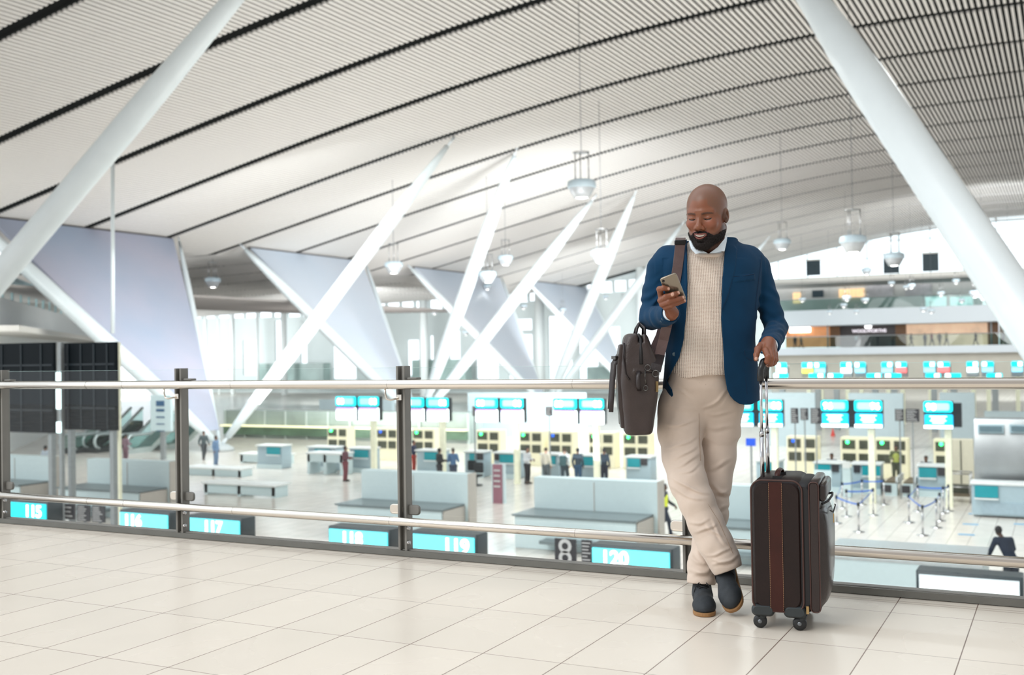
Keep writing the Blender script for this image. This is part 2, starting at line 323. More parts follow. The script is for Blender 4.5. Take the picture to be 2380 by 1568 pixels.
# left far wall (t = 144) ----------------------------------------------------
TL = 152.0
def stripz(px): return float(np.interp(px, [430, 700, 1025, 1220, 1430, 1600], [741, 736, 718, 702, 678, 668])), float(np.interp(px, [430, 700, 1025, 1220, 1430, 1600], [720, 712, 694, 676, 652, 640]))
op = [(566, 600, 790, 872), (640, 668, 745, 870), (700, 716, 785, 870), (775, 830, 802, 880), (948, 976, 790, 872), (1000, 1010, 780, 872), (1045, 1072, 770, 870), (1108, 1160, 795, 880),
      (1190, 1238, 742, 766), (1182, 1240, 778, 880), (1275, 1332, 735, 880), (1346, 1392, 790, 880), (1400, 1444, 760, 880), (1500, 1560, 760, 880)]
glaz = []
for x0, x1, y0, y1 in op: glaz.append(px_rect(x0, y0, x1, y1, TL))
b = MB(); xa, xb = at_t(405, 800, TL).x, at_t(1800, 800, TL).x
pxs = list(range(405, 1800, 33))
for p0, p1 in zip(pxs[:-1], pxs[1:]):
    za, zb = stripz(p0+16); A, C = at_t(p0, 800, TL).x, at_t(p1, 800, TL).x; z_lo = at_t(p0+16, za, TL).z; z_hi = at_t(p0+16, zb, TL).z
    hs = [(g[0], g[1], g[2], g[3]) for g in glaz if g[1] > A and g[0] < C]
    cells(b, A, C, HF, z_lo, hs, TL, 0.5)
    b.box(((A+C)/2, TL, z_hi+0.9), (C-A, 0.5, 1.8)); b.box((A, TL, (z_lo+z_hi)/2), (0.35, 0.5, z_hi-z_lo))
struct(b.build('wall_left_far', mat('facade_white', (222, 232, 232), 0.6, var=0.05, nscale=0.15)))
b = MB()
for px, w in ((478, 9), (508, 6), (540, 14), (660, 18), (598, 8), (985, 24), (1255, 26), (1490, 20)):
    A = at_t(px, 800, TL-9.5); b.tube([(A.x, TL-9.5, HF), (A.x, TL-9.5, zc(A.x))], w*0.022*1.2, 14)
    o = tag(b.build('round_column', mat('column_white', (232, 238, 238), 0.45, var=0.02), origin=(A.x, TL-9.5, HF)), {478: 'thin white column in the distance, leftmost of the row', 508: 'thinnest white column in the distant row', 540: 'thick white column near the banner at the left of the distant row', 660: 'thick white column behind the crossing of two struts', 598: 'slender white column right of the thick one near the banner', 985: 'broad pale column in the middle distance behind the strut fan', 1255: 'broad pale column with dark notches in the middle distance', 1490: 'broad pale column just left of the bag'}[px], 'column'); b = MB()
struct(MB().box(((xa+xb)/2, TL-3, at_t(700, 886, TL).z-0.2), (xb-xa, 6, 0.4)).build('trim_7', offwhite))
# dark greenish lower glazing behind
cols = mat('dim_green_glazing', (150, 172, 168), 0.25, var=0.25, nscale=0.3)
for i, (x0, x1, y0, y1, lab) in enumerate(((605, 760, 845, 884, 'dim green glazed booth front left of the second railing post'), (965, 1090, 836, 884, 'grey green glazed booth front right of the second railing post'), (1370, 1480, 852, 884, 'dark green glazed booth front just left of the bag'))):
    panel('glazed_booth', x0, y0, x1, y1, TL-6.5, cols, lab, 'booth', 2)
# left wall with clerestory --------------------------------------------------
WA, WB = at_d(-90, 700, 62), at_d(262, 700, 150)
dv = (WB-WA); dv.z = 0; nrm = Vector((dv.y, -dv.x, 0)).normalized(); ang = math.atan2(dv.y, dv.x); Lw = dv.length
b = MB(); Cm = (WA+WB)/2
def ray_on(px, py):
    r_ = ray(px, py); v = g2w(*r_); d0 = Vector((v.x, v.y)); n2 = Vector((nrm.x, nrm.y)); k = Vector((WA.x, WA.y)).dot(n2)/d0.dot(n2); return Vector((v.x*k, v.y*k, EYE+r_[2]*k))
zt, zb_, zl = ray_on(0, 645).z, ray_on(0, 692).z, ray_on(0, 777).z
b.box((Cm.x, Cm.y, (zb_+HF)/2), (Lw, 0.4, zb_-HF), ang); struct(b.build('wall_left', mat('wall_left_white', (236, 240, 240), .5, var=.02)))
b = MB(); b.box((Cm.x, Cm.y, zt+0.15), (Lw, 0.5, 0.3), ang)
for i in range(26):
    q = WA+dv*((i+.5)/26); b.box((q.x, q.y, (zb_+zt)/2), (0.12 if i % 4 else 0.4, 0.12, zt-zb_), ang)
w2 = struct(b.build('window_2', mat('mullion_teal', (150, 185, 190), 0.4)))
MB().box((Cm.x, Cm.y, (zb_+zt)/2), (Lw, 0.04, zt-zb_), ang).build('pane', glassmat('clear_glass', (1, 1, 1)), P(w2))
b = MB(); b.box((Cm.x+nrm.x*1.5, Cm.y+nrm.y*1.5, zl+0.1), (Lw, 3, 0.35), ang); struct(b.build('trim_8', offwhite))
b = MB()
for i in range(20):
    s0 = -60-i*1.1; z0 = zt+0.55+i*0.0
    b.box((s0, 75, 5.9+i*0.02), (0.55, 64, 0.15))
struct(b.build('ceiling_side', mat('slat_grey', (170, 165, 162), 0.6)))
# ================================================================= HALL OBJECTS
tube_m = mat('strut_white', (236, 246, 250), 0.28, var=0.02, nscale=1)
cap_m = mat('strut_tip', (225, 232, 236), 0.35, var=0.03)
def strut(A, B_, rmid, r0, r1, label, group='white tubular roof struts'):
    A, B_ = Vector(A), Vector(B_); n = 14; r = thing('roof_strut', A, label, 'strut', group)
    pts = [A.lerp(B_, 0.03+0.94*i/n) for i in range(n+1)]; rad = []
    for i in range(n+1):
        q = i/n; k = min(q, 1-q)*4; e = r0 if q < .5 else r1; rad.append(rmid if k >= 1 else e+(rmid-e)*(k**0.8))
    MB().tube(pts, rad, 18).build('tube', tube_m, P(r))
    MB().tube([A, A.lerp(B_, .032)], r0*0.55, 10).build('foot_pin', cap_m, P(r)); MB().tube([B_, B_.lerp(A, .032)], r1*0.55, 10).build('head_pin', cap_m, P(r))
    return r
def vec(s, t, z=None): return Vector((s*T, t*T, zc(s*T)+0.1 if z is None else z))
BZ = HF+0.3
bases = {0: vec(-6.3, 3.7, BZ), 1: vec(-6.3, 7.0, BZ), 2: vec(-6.35, 10.2, BZ), 3: vec(-6.35, 13.5, BZ), 4: vec(-6.35, 17.0, BZ)}
base_m = mat('pedestal_grey', (190, 196, 198), 0.6, var=0.05)
for k, bq in bases.items():
    if k in (1, 2, 3): tag(MB().lathe(bq-Vector((0, 0, 0.3)), [(0, 0), (0.9, 0), (0.9, 0.2), (0.45, 0.45), (0, 0.45)], 20).build('strut_pedestal', base_m, origin=bq-Vector((0, 0, 0.3))), ['', 'round pedestal where the nearest crossing struts meet the hall floor', 'round pedestal under the middle fan of struts', 'round pedestal under the farthest visible fan of struts'][k], 'pedestal')
def ceil_hit(px, py):
    r_ = ray(px, py); v = g2w(*r_); k = 5.0
    while EYE+v.z*k < zc(v.x*k) and k < 400: k += .2
    return Vector((v.x*k, v.y*k, EYE+v.z*k))
strut(bases[0], ceil_hit(640, -118), 0.56, 0.25, 0.3, 'big white strut rising from the left edge and crossing the top left of the ceiling')
strut(bases[1], at_t(1056, 318, 8.05*T), 0.50, 0.22, 0.16, 'long white strut leaning right that ends at the dark ceiling groove above the middle')
strut(bases[1], vec(-7.8, 5.75), 0.52, 0.22, 0.2, 'white strut sloping down along the left edge of the big lavender banner')
strut(bases[2], at_t(1203, 340, 9.05*T), 0.55, 0.22, 0.16, 'steep pale strut ending just above and left of the large hanging lamp')
strut(bases[2], at_t(1387, 452, 11.6*T), 0.58, 0.22, 0.16, 'white strut whose top hides behind the large hanging lamp')
strut(bases[2], vec(-7.8, 9.0), 0.48, 0.2, 0.18, 'white strut along the left edge of the second banner')
strut(bases[3], at_t(1480, 440, 12.1*T), 0.6, 0.25, 0.16, 'bright strut rising behind the second large lamp left of the man')
strut(bases[3], at_t(1592, 512, 14.3*T), 0.5, 0.2, 0.16, 'faint strut whose top ends just left of the man\'s head')
strut(bases[3], vec(-7.8, 12.3), 0.45, 0.2, 0.18, 'thin strut along the left edge of the third banner')
strut(bases[4], at_t(1690, 520, 15.6*T), 0.5, 0.2, 0.16, 'faint distant strut beside the man\'s head')
strut(bases[4], at_t(1790, 548, 17.6*T), 0.5, 0.2, 0.16, 'faint distant strut above the man\'s shoulder')
strut(bases[4], vec(-7.8, 15.8), 0.42, 0.2, 0.18, 'thin strut along the left edge of the farthest banner')
for k, tt, lab in ((1, 8.1, 'thin strut down the right edge of the big lavender banner'), (2, 11.3, 'thin strut down the right edge of the second banner'), (3, 15.0, 'thin strut down the right edge of the third banner'), (4, 18.4, 'thin strut down the right edge of the farthest banner')):
    strut(bases[k], vec(-7.8, tt), 0.22, 0.12, 0.1, lab, 'thin struts beside the banners')
# near right strut
q0 = at_d(1815, -110, 33); q1 = at_d(2640, 1120, 22); q1b = q1+(q1-q0)*0.12
strut(q1b, q0, 0.54, 0.3, 0.3, 'huge white strut crossing the top right of the picture in front of the ceiling')
# mast
m0, m1 = at_t(262, 378, 5.95*T), at_t(262, 775, 5.95*T)
tag(MB().tube([m1, m0], 0.115, 12).build('vertical_mast', tube_m, origin=m1), 'slim vertical white mast hanging from the ceiling groove to the left strut', 'mast')
# banners
def bannermat(name, c1, c2):
    m = bpy.data.materials.new(name); m.use_nodes = True; n = m.node_tree.nodes; L = m.node_tree.links; b = n['Principled BSDF']; tcn = n.new('ShaderNodeTexCoord')
    no = n.new('ShaderNodeTexNoise'); no.inputs['Scale'].default_value = 0.12; no.inputs['Detail'].default_value = 3; L.new(tcn.outputs['Object'], no.inputs['Vector'])
    ra = n.new('ShaderNodeValToRGB'); L.new(no.outputs['Fac'], ra.inputs[0]); ra.color_ramp.elements[0].position = .35; ra.color_ramp.elements[1].position = .65
    ra.color_ramp.elements[0].color = lin(c1)+(1,); ra.color_ramp.elements[1].color = lin(c2)+(1,); L.new(ra.outputs[0], b.inputs['Base Color']); b.inputs['Roughness'].default_value = .35
    b.inputs['Emission Color'].default_value = lin(c2)+(1,); b.inputs['Emission Strength'].default_value = 0.0
    return m
bm1 = bannermat('banner_lavender', (196, 196, 214), (176, 190, 212)); bm2 = bannermat('banner_pale', (224, 232, 244), (216, 228, 242))
for i, (t0, t1, k) in enumerate(((5.95, 8.0, 1), (9.15, 11.2, 2), (12.45, 14.9, 3), (15.95, 18.3, 4))):
    a, c = vec(-7.8, t0), vec(-7.8, t1); a.z -= 0.25; c.z -= 0.25; bb = bases[k]; e0 = c.lerp(bb, 0.93); e1 = a.lerp(bb, 0.93)
    r = thing('banner', a.lerp(c, .5), ['big lavender banner hanging at the left between two struts', 'second pale lavender banner in the V of struts', 'third pale banner in the V of struts behind the crossing tubes', 'farthest pale banner left of the bag'][i], 'banner', 'banners stretched between the roof struts')
    MB().prism([a, c, e0, e1], (0.25, 0, 0)).build('fabric', bm1 if i == 0 else bm2, P(r))
    MB().tube([a, c], 0.12, 8).build('top_rail', mat('banner_rail', (110, 105, 110), 0.5), P(r))
# ---------------------------------------------------------------- pendant lamps
lamp_w = mat('lamp_shell', (196, 214, 224), 0.3, var=0.03); lamp_glow = mat('lamp_glow', (255, 255, 255), 0.5, emit=(255, 253, 246), es=9.0)
steel = mat('brushed_steel', (190, 190, 190), 0.25, 1.0, var=0.05); cable_m = mat('cable', (120, 124, 128), 0.5)
def lamp_proto():
    r = thing('pendant_lamp', (0, 0, 0), 'x', 'lamp'); q = P(r)
    MB().lathe((0, 0, 0), [(0, 0.30), (0.36, 0.30), (0.5, 0.24), (0.52, 0.05), (0.5, 0.0), (0.40, 0.0)], 28).build('shade', lamp_w, q)
    MB().lathe((0, 0, 0), [(0.46, 0.0), (0.42, -0.1), (0.27, -0.36), (0.24, -0.36), (0.24, -0.30)], 28).build('reflector', mat('reflector', (200, 205, 210), 0.25, .3), q)
    MB().lathe((0, 0, 0), [(0.25, -0.33), (0.12, -0.37), (0.0, -0.38)], 20).build('diffuser', lamp_glow, q)
    b = MB()
    for k in range(3): a = k*2.1; b.tube([(0.28*math.cos(a), .28*math.sin(a), .28), (0.28*math.cos(a), .28*math.sin(a), 1.3)], 0.022, 5)
    b.lathe((0, 0, 1.28), [(0, .02), (.31, .02), (.31, 0), (0, 0)], 20).build('hanger', steel, q); return r
LP = lamp_proto(); first = True
lamps = [(1352, 437, 62, 'large white pendant lamp hanging left of the man, biggest of all'), (1398, 594, 46, 'large pendant lamp in front of a bright strut, left of the man'), (1983, 565, 58, 'large white pendant lamp against the gable glazing, highest on the right'),
 (2078, 601, 44, 'large pendant lamp in front of a dark square blind'), (1818, 566, 37, 'pendant lamp just right of the man\'s shoulder'), (183, 664, 36, 'pendant lamp in front of the left strut, upper of the close pair'), (188, 690, 26, 'pendant lamp in front of the left strut, lower of the close pair'),
 (915, 620, 40, 'pendant lamp just right of the long leaning strut'), (1175, 603, 34, 'pendant lamp above the third banner'), (1134, 642, 38, 'pendant lamp low on the third banner'), (2014, 630, 22, 'small pendant lamp below the one over the blind'),
 (495, 655, 34, 'pendant lamp right of the big lavender banner'), (2072, 658, 15, ''), (2118, 664, 17, ''), (2106, 667, 13, ''), (2222, 653, 16, ''), (2187, 682, 16, ''), (2266, 682, 24, ''), (2284, 690, 18, ''), (2235, 698, 14, ''), (2011, 697, 17, ''), (1968, 692, 19, ''),
 (1961, 709, 15, ''), (2146, 718, 15, ''), (2165, 722, 15, ''), (2346, 712, 16, ''), (1990, 724, 12, ''), (1865, 696, 15, ''), (1105, 728, 15, ''), (1010, 725, 15, ''), (1448, 703, 15, ''), (1308, 720, 16, ''), (985, 660, 12, ''), (703, 764, 14, ''),
 (1083, 773, 15, ''), (1217, 712, 16, ''), (1408, 690, 13, ''), (1133, 666, 18, ''), (1928, 725, 12, '')]
where = {2072: 'over the upper gallery murals, left of a close pair', 2118: 'right one of a close pair under the gable glazing', 2106: 'left one of a close pair under the gable glazing', 2222: 'alone on the grey gallery wall at the right', 2187: 'above the left glazed archway', 2266: 'in front of the middle glazed archway',
 2284: 'just right and below the lamp at the middle archway', 2235: 'low in front of the middle archway', 2011: 'in front of the green balustrade beside the lit orange recess', 1968: 'just under the lit orange recess', 1961: 'on the bulkhead below the orange recess', 2146: 'left one of the pair low on the pale bulkhead', 2165: 'right one of the pair low on the pale bulkhead',
 2346: 'beside the right strut over the pale bulkhead', 1990: 'unlit looking and low on the bulkhead', 1865: 'left on the upper gallery near the tan doorway', 1105: 'in front of the third banner low', 1010: 'left of the pale strut at mid height', 1448: 'left of the bag at clerestory height', 1308: 'on the farthest banner', 985: 'high between the second and third banner',
 703: 'low on the first long strut', 1083: 'low among the bright windows in the middle', 1217: 'dim one between the third and farthest banners', 1408: 'dim one left of the man near the clerestory', 1133: 'directly under the low lamp of the third banner', 1928: 'dim one at the left end of the bulkhead', 2068: 'tiny one behind the murals lamp'}
def copy_tree(o, parent=None):
    c = o.copy(); SC.collection.objects.link(c); c.parent = parent
    for ch in list(o.children): copy_tree(ch, c)
    return c
for i, (px, py, w, lab) in enumerate(lamps):
    real = .96; d = F_PX*(1.3 if w > 20 else 0.9)/w; d = min(d, 150); sc = w*d/F_PX/real
    p = at_d(px, py, d); o = LP if first else copy_tree(LP); first = False; o.location = p; o.scale = (sc,)*3
    o['label'] = lab or 'small pendant lamp '+where[px]; o['group'] = 'large pendant lamps' if w > 20 else 'small distant pendant lamps'
    topz = zc(p.x); cb = MB().tube([p+Vector((0, 0, 1.29*sc)), (p.x, p.y, topz+0.1)], 0.018 if w > 20 else 0.012, 5).build('cable', cable_m)
    cb.parent = o; cb.matrix_parent_inverse = Matrix.Diagonal((1/sc,)*3+(1,)) @ Matrix.Translation(-p)
# ---------------------------------------------------------------- number signs over the near islands
house = mat('sign_housing', (46, 60, 66), 0.4, var=0.1); cyan = mat('cyan_lit_face', (0, 225, 240), 0.4, emit=(0, 225, 240), es=.95); cyan_w = mat('cyan_pale_face', (120, 240, 250), 0.4, emit=(90, 235, 248), es=.95)
num_m = mat('number_glow', (255, 255, 255), 0.5, emit=(255, 255, 255), es=3.0); post_m = mat('post_grey', (150, 156, 158), 0.5, .4)
def number_sign(x0, x1, y0, y1, txt, tx, face, label, t=17.6, th=None):
    a, c = at_t(x0, y1, t), at_t(x1, y1, t); zt = at_t((x0+x1)/2, y0-2, t).z; zb = at_t((x0+x1)/2, y1+2, t).z; w = c.x-a.x; cx = (a.x+c.x)/2
    r = thing('number_sign', (cx, t, HF), label, 'sign', 'lit check-in number signs over the near counters'); q = P(r)
    MB().rbox((cx, t+0.23, (zt+zb)/2), (w+0.08, 0.44, zt-zb+0.08), 0.03).build('housing', house, q)
    MB().box((cx, t-0.005, (zt+zb)/2), (w-0.02, 0.03, zt-zb-0.03)).build('lit_face', face, q)
    b = MB()
    for sx in (-w*.35, w*.35): b.tube([(cx+sx, t+.25, HF), (cx+sx, t+.25, zb)], 0.04, 8)
    b.build('post', post_m, q)
    if txt: text_obj('number', txt, (zt-zb)*0.95, (cx+w*tx, t-0.03, (zt+zb)/2), (1, 0, 0), (0, 0, 1), num_m, q, 0.006)
    return r
number_sign(-20, 108, 1168, 1204, '115', 0.28, cyan, 'cyan lit sign reading 115 at the lower left beside the railing post')
number_sign(280, 391, 1194, 1230, '116', -0.22, cyan_w, 'cyan lit sign reading 116 at the lower left before the second post')
number_sign(437, 558, 1207, 1243, '117', 0.0, cyan_w, 'pale cyan lit sign right of the second railing post, its number washed out')
number_sign(766, 902, 1233, 1272, '118', -0.1, cyan_w, 'pale cyan lit sign left of the third railing post, glaring number')
number_sign(957, 1104, 1245, 1290, '119', 0.22, cyan_w, 'cyan lit sign reading 119 right of the third railing post')
number_sign(1377, 1558, 1278, 1323, '120', -0.2, cyan_w, 'cyan lit sign reading 120 below the man\'s bag')
r = number_sign(2136, 2372, 1342, 1400, '', 0, mat('white_lit_face', (225, 236, 240), 0.4, emit=(225, 238, 242), es=0.5), 'dark framed sign box with a blank white face at the lower right')
# little black notice boards beside the signs
notice = mat('notice_black', (48, 48, 54), 0.4, var=0.2, nscale=30); ntext = mat('notice_print', (200, 200, 200), 0.6)
def notice_board(x0, x1, y0, y1, t, label, rows=7, circ=False):
    a, c, e, f = px_rect(x0, y0, x1, y1, t); r = thing('notice_board', ((a+c)/2, t, HF), label, 'notice', 'black notice boards on the check-in islands'); q = P(r)
    MB().box(((a+c)/2, t, (e+f)/2), (c-a, .04, f-e)).build('board', notice, q); b = MB()
    if circ:
        for zc_ in (0.72, 0.25): b.lathe(((a+c)/2, t-.03, e+(f-e)*zc_), [(0.5*(c-a)*.62, 0), (0.5*(c-a)*.3, .0)], 16, Matrix.Rotation(math.pi/2, 3, 'X'))
    else:
        for k in range(rows): ww = (c-a)*random.uniform(.5, .85); b.box(((a+c)/2-(c-a)*.42+ww/2, t-.025, f-(f-e)*(k+.8)/(rows+.6)), (ww, .01, (f-e)/rows*.3))
    b.build('print', ntext, q); b = MB()
    b.box(((a+c)/2, t+.04, (HF+f)/2), (0.05, 0.05, f-HF)); b.build('post', post_m, q); return r
notice_board(152, 174, 1170, 1207, 18.2, 'narrow black notice with small figures right of sign 115', 3)
notice_board(180, 209, 1172, 1212, 18.2, 'middle black printed notice between signs 115 and 116')
notice_board(215, 244, 1174, 1214, 18.2, 'right black printed notice just before sign 116')
notice_board(1290, 1340, 1250, 1312, 18.2, 'black notice with two white round pictograms left of sign 120', circ=True)
notice_board(1352, 1376, 1254, 1315, 18.2, 'narrow black printed notice squeezed against sign 120')
# ---------------------------------------------------------------- near check-in islands
isl_w = mat('island_white', (205, 224, 228), 0.4, var=0.02); isl_g = mat('island_beige_side', (190, 184, 176), 0.5, var=0.03); isl_t = mat('island_dark_ledge', (112, 126, 130), 0.35, var=0.05)
def island(s0, s1, label, t0=31.1, t1=32.5, ztop=2.1, zlow=1.08):
    cx = (s0+s1)/2; w = s1-s0; r = thing('check_in_island', (cx, t0, HF), label, 'counter', 'white check-in islands seen from behind'); q = P(r)
    MB().box((cx, t1+.25, HF+ztop/2), (w, 0.5, ztop)).build('back_screen', isl_w, q, .02)
    MB().box((s1+0.02, t1+.25, HF+ztop/2), (.05, 0.52, ztop+.02)).build('end_panel', isl_g, q)
    MB().box((cx-.1, (t0+t1)/2, HF+zlow-0.02), (w-.1, t1-t0+.3, 0.05)).build('ledge', isl_t, q)
    MB().box((cx-.1, t0, HF+zlow/2-.03), (w-.2, 0.1, zlow-.08)).build('front_screen', isl_w, q, .01)
    MB().box((s1-.16, (t0+t1)/2, HF+zlow/2-.03), (.05, t1-t0, zlow-.08)).build('side_panel', isl_g, q)
    MB().box((cx-.2, t0-.3, HF+zlow*.3), (w*.4, .5, .1)).build('printer_shelf', isl_t, q)
    MB().box((cx, t1-.01, HF+ztop*.7), (.02, .02, ztop*.5)).build('seam', isl_g, q); return r
isl = [(-43.2, -38.6, 'white check-in island at the far left behind the first post'), (-36.5, -31.9, 'white check-in island with a beige end seen left of the second railing post'), (-22.7, -18.3, 'white check-in island behind the third railing post'), (-15.8, -11.5, 'long white check-in island left of the man\'s legs'), (-9.6, -6.6, 'white check-in island hidden behind the man\'s legs and the suitcase')]
for a, c, lab in isl: island(a, c, lab)
a, c = at_z(1950, 1250, HF+1.1), at_z(2304, 1262, HF+1.1); a2 = at_z(1915, 1292, HF+1.1)
r = thing('low_counter', ((a.x+c.x)/2, a2.y, HF), 'broad pale counter with a grey top at the lower right behind the rail', 'counter'); q = P(r)
MB().box(((a.x+c.x)/2, (a.y+a2.y)/2, HF+1.08), (c.x-a.x, a.y-a2.y, .05)).build('top', mat('counter_top_grey', (182, 188, 190), 0.35), q)
MB().box(((a.x+c.x)/2, (a.y+a2.y)/2, HF+.53), (c.x-a.x-.05, a.y-a2.y-.05, 1.05)).build('body', isl_w, q)
# ---------------------------------------------------------------- staffed desks
desk_b = mat('desk_blue_grey', (168, 190, 200), 0.45, var=0.03); teal = mat('teal_sign', (0, 140, 152), 0.4, var=0.04, emit=(0, 150, 160), es=0.15); desk_t = mat('desk_top_white', (232, 236, 236), 0.35)
beige = mat('cream_unit', (228, 222, 196), 0.5, var=0.05, emit=(240, 235, 190), es=0.2); slot = mat('dark_slot', (70, 74, 60), 0.5, var=0.3, nscale=5)
green = mat('green_indicator', (60, 255, 130), 0.5, emit=(60, 255, 130), es=5); blue_s = mat('blue_screen', (20, 90, 220), 0.5, emit=(20, 100, 240), es=1)
def desk(px0, px1, teal_x, label, t=48.0, board=None):
    yb = float(np.interp(px0, [600, 1180, 1475, 2020, 2280], [1084, 1108, 1118, 1138, 1160]))
    a = at_t(px0, yb, t); c = at_t(px1, yb, t); cx, w = (a.x+c.x)/2, c.x-a.x; r = thing('check_in_desk', (cx, t, HF), label, 'desk', 'blue grey staffed check-in desks'); q = P(r)
    MB().rbox((cx, t+.45, HF+.62), (w, .9, 1.2), .06).build('body', desk_b, q); MB().box((cx, t+.4, HF+1.27), (w+.1, 1.0, .08)).build('top', desk_t, q, .02)
    ta, tb = at_t(teal_x[0], 1070, t).x, at_t(teal_x[1], 1070, t).x
    MB().box(((ta+tb)/2, t-.05, HF+1.0), (tb-ta, .06, .40)).build('teal_panel', teal, q); MB().box(((ta+tb)/2, t-.09, HF+.76), (tb-ta, .12, .06)).build('shelf', desk_t, q)
    if board: ba, bb = at_t(board[0], 1070, t).x, at_t(board[1], 1070, t).x; MB().box(((ba+bb)/2, t-.04, HF+1.05), (bb-ba, .05, .3)).build('notice', notice, q)
    MB().box((cx, t-.02, HF+.12), (w, .06, .24)).build('plinth', isl_w, q)
    return r, cx
desks = [(598, 655, (622, 652), 'blue grey desk with a teal panel, farthest left of the row', None), (716, 780, (734, 768), 'desk with a teal panel left of the first screen pair', None), (812, 862, (825, 857), 'desk with a teal panel just left of the third post', None), (968, 1026, (988, 1021), 'desk with a teal panel just right of the third post', None),
 (1080, 1124, (1093, 1107), 'desk with a narrow teal panel and a notice in the middle', (1110, 1124)), (1148, 1205, (1163, 1198), 'desk with a wide teal panel in the middle', (1150, 1160)), (1258, 1300, (1272, 1292), 'desk with a teal panel half hidden by a person in cream', None), (1340, 1392, (1352, 1388), 'desk with a teal panel hidden by standing people', None),
 (1455, 1512, (1460, 1488), 'desk with a teal panel just left of the man\'s legs', (1490, 1505)), (1758, 1812, (1770, 1810), 'desk with a teal panel behind the telescopic handle', None), (1893, 1956, (1895, 1930), 'desk with a teal panel and notice right of the suitcase', (1933, 1950)), (1980, 2047, (2004, 2046), 'desk with a wide teal panel right of the kiosk', (1984, 1999)),
 (2134, 2200, (2136, 2176), 'desk with a teal panel behind the blue queue tapes', (2179, 2198))]
for i, (a, c, tx, lab, bd) in enumerate(desks):
    r, cx = desk(a, c, tx, lab, 48.0, bd)
    # cream equipment unit behind each desk
    off = 0.2; u = thing('equipment_unit', (cx+off, 54.5, HF), 'cream slotted unit behind the '+lab.replace('blue grey ', '').replace('with a teal panel', '').replace('a teal panel', '').replace('  ', ' ').replace('desk', 'check-in desk', 1).replace(' and a notice', ''), 'cabinet', 'cream equipment units behind the desks'); q = P(u)
    MB().box((cx+off, 54.5, HF+.95), (1.5, .8, 1.9)).build('body', beige, q, .03); b = MB()
    for z, x, w in ((1.56, -.36, .6), (1.56, .38, .5), (.92, -.34, .6), (.92, .36, .5)): b.box((cx+off+x, 54.08, HF+z), (w, .05, .42))
    b.build('slot', slot, q); MB().ball((cx+off-.4, 54.0, HF+1.68), .09, 10).build('indicator_light', green if i % 4 != 1 else blue_s, q)
# baggage belts
belt = mat('belt_brown', (112, 100, 80), 0.7, var=0.1)
for x0, x1, lab in ((2056, 2086, 'left brown baggage belt between the desks'), (2100, 2128, 'right brown baggage belt between the desks')):
    a, c = at_t(x0, 1135, 48), at_t(x1, 1135, 48); cx = (a.x+c.x)/2; w = c.x-a.x; r = thing('baggage_belt', (cx, 48, HF), lab, 'conveyor', 'baggage belts between the desks'); q = P(r)
    MB().box((cx, 49.0, HF+.5), (w, 2.0, .12)).build('belt', belt, q); MB().box((cx, 47.9, HF+.25), (w+.02, .3, .5)).build('front', isl_w, q); MB().box((cx+w/2-.03, 49.0, HF+.6), (.08, 2.0, .3)).build('side_rail', desk_t, q)
    MB().box((cx-w*.3, 47.72, HF+.3), (.4, .05, .3)).build('notice', notice, q)
# steel kiosk + desk at right
a = at_t(2262, 1075, 44); k = thing('steel_cabinet', (a.x+2.3, 44.6, HF), 'tall brushed steel cabinet with two grey windows at the right edge', 'cabinet'); q = P(k); st2 = mat('brushed_cabinet', (168, 172, 174), 0.35, .75, var=.15, nscale=.8)
zt = at_t(2300, 975, 44).z; MB().rbox((a.x+2.3, 44.9, (HF+zt)/2), (4.6, 1.2, zt-HF), .05).build('body', st2, q)
for x0, x1 in ((2272, 2333), (2346, 2410)):
    c0, c1, e, f = px_rect(x0, 986, x1, 1007, 44.2); fr = MB().box(((c0+c1)/2, 44.25, (e+f)/2), (c1-c0, .1, f-e)).build('window_frame', mat('frame_pale', (170, 195, 205), .4), q); MB().box(((c0+c1)/2, 44.18, (e+f)/2), (c1-c0-.12, .05, f-e-.12)).build('pane', mat('dull_window', (95, 120, 130), .3), P(fr))
MB().box((a.x+2.15, 44.27, (HF+zt)/2), (.03, .04, (zt-HF)*.9)).build('door_gap', slot, q)
for dx in (2.0, 2.3): MB().box((a.x+dx, 44.2, HF+1.75), (.05, .06, .35)).build('handle', steel, q)
r = thing('check_in_desk', (a.x+2.3, 43.2, HF), 'long blue grey desk with two teal panels in front of the steel cabinet', 'desk'); q = P(r)
MB().box((a.x+2.4, 43.3, HF+.62), (4.8, .8, 1.1)).build('body', desk_b, q, .03); MB().box((a.x+2.4, 43.3, HF+1.22), (4.9, .9, .1)).build('top', desk_t, q, .02)
for dx in (.5, 3.45): MB().box((a.x+dx, 42.86, HF+.93), (.78, .06, .42)).build('teal_panel', teal, q); MB().box((a.x+dx, 42.84, HF+.68), (.8, .12, .05)).build('shelf', desk_t, q)
for dx in (1.2, 3.1): MB().box((a.x+dx, 42.88, HF+.34), (1.7, .03, .4)).build('lower_panel', mat('desk_panel', (160, 182, 194), .45), q)
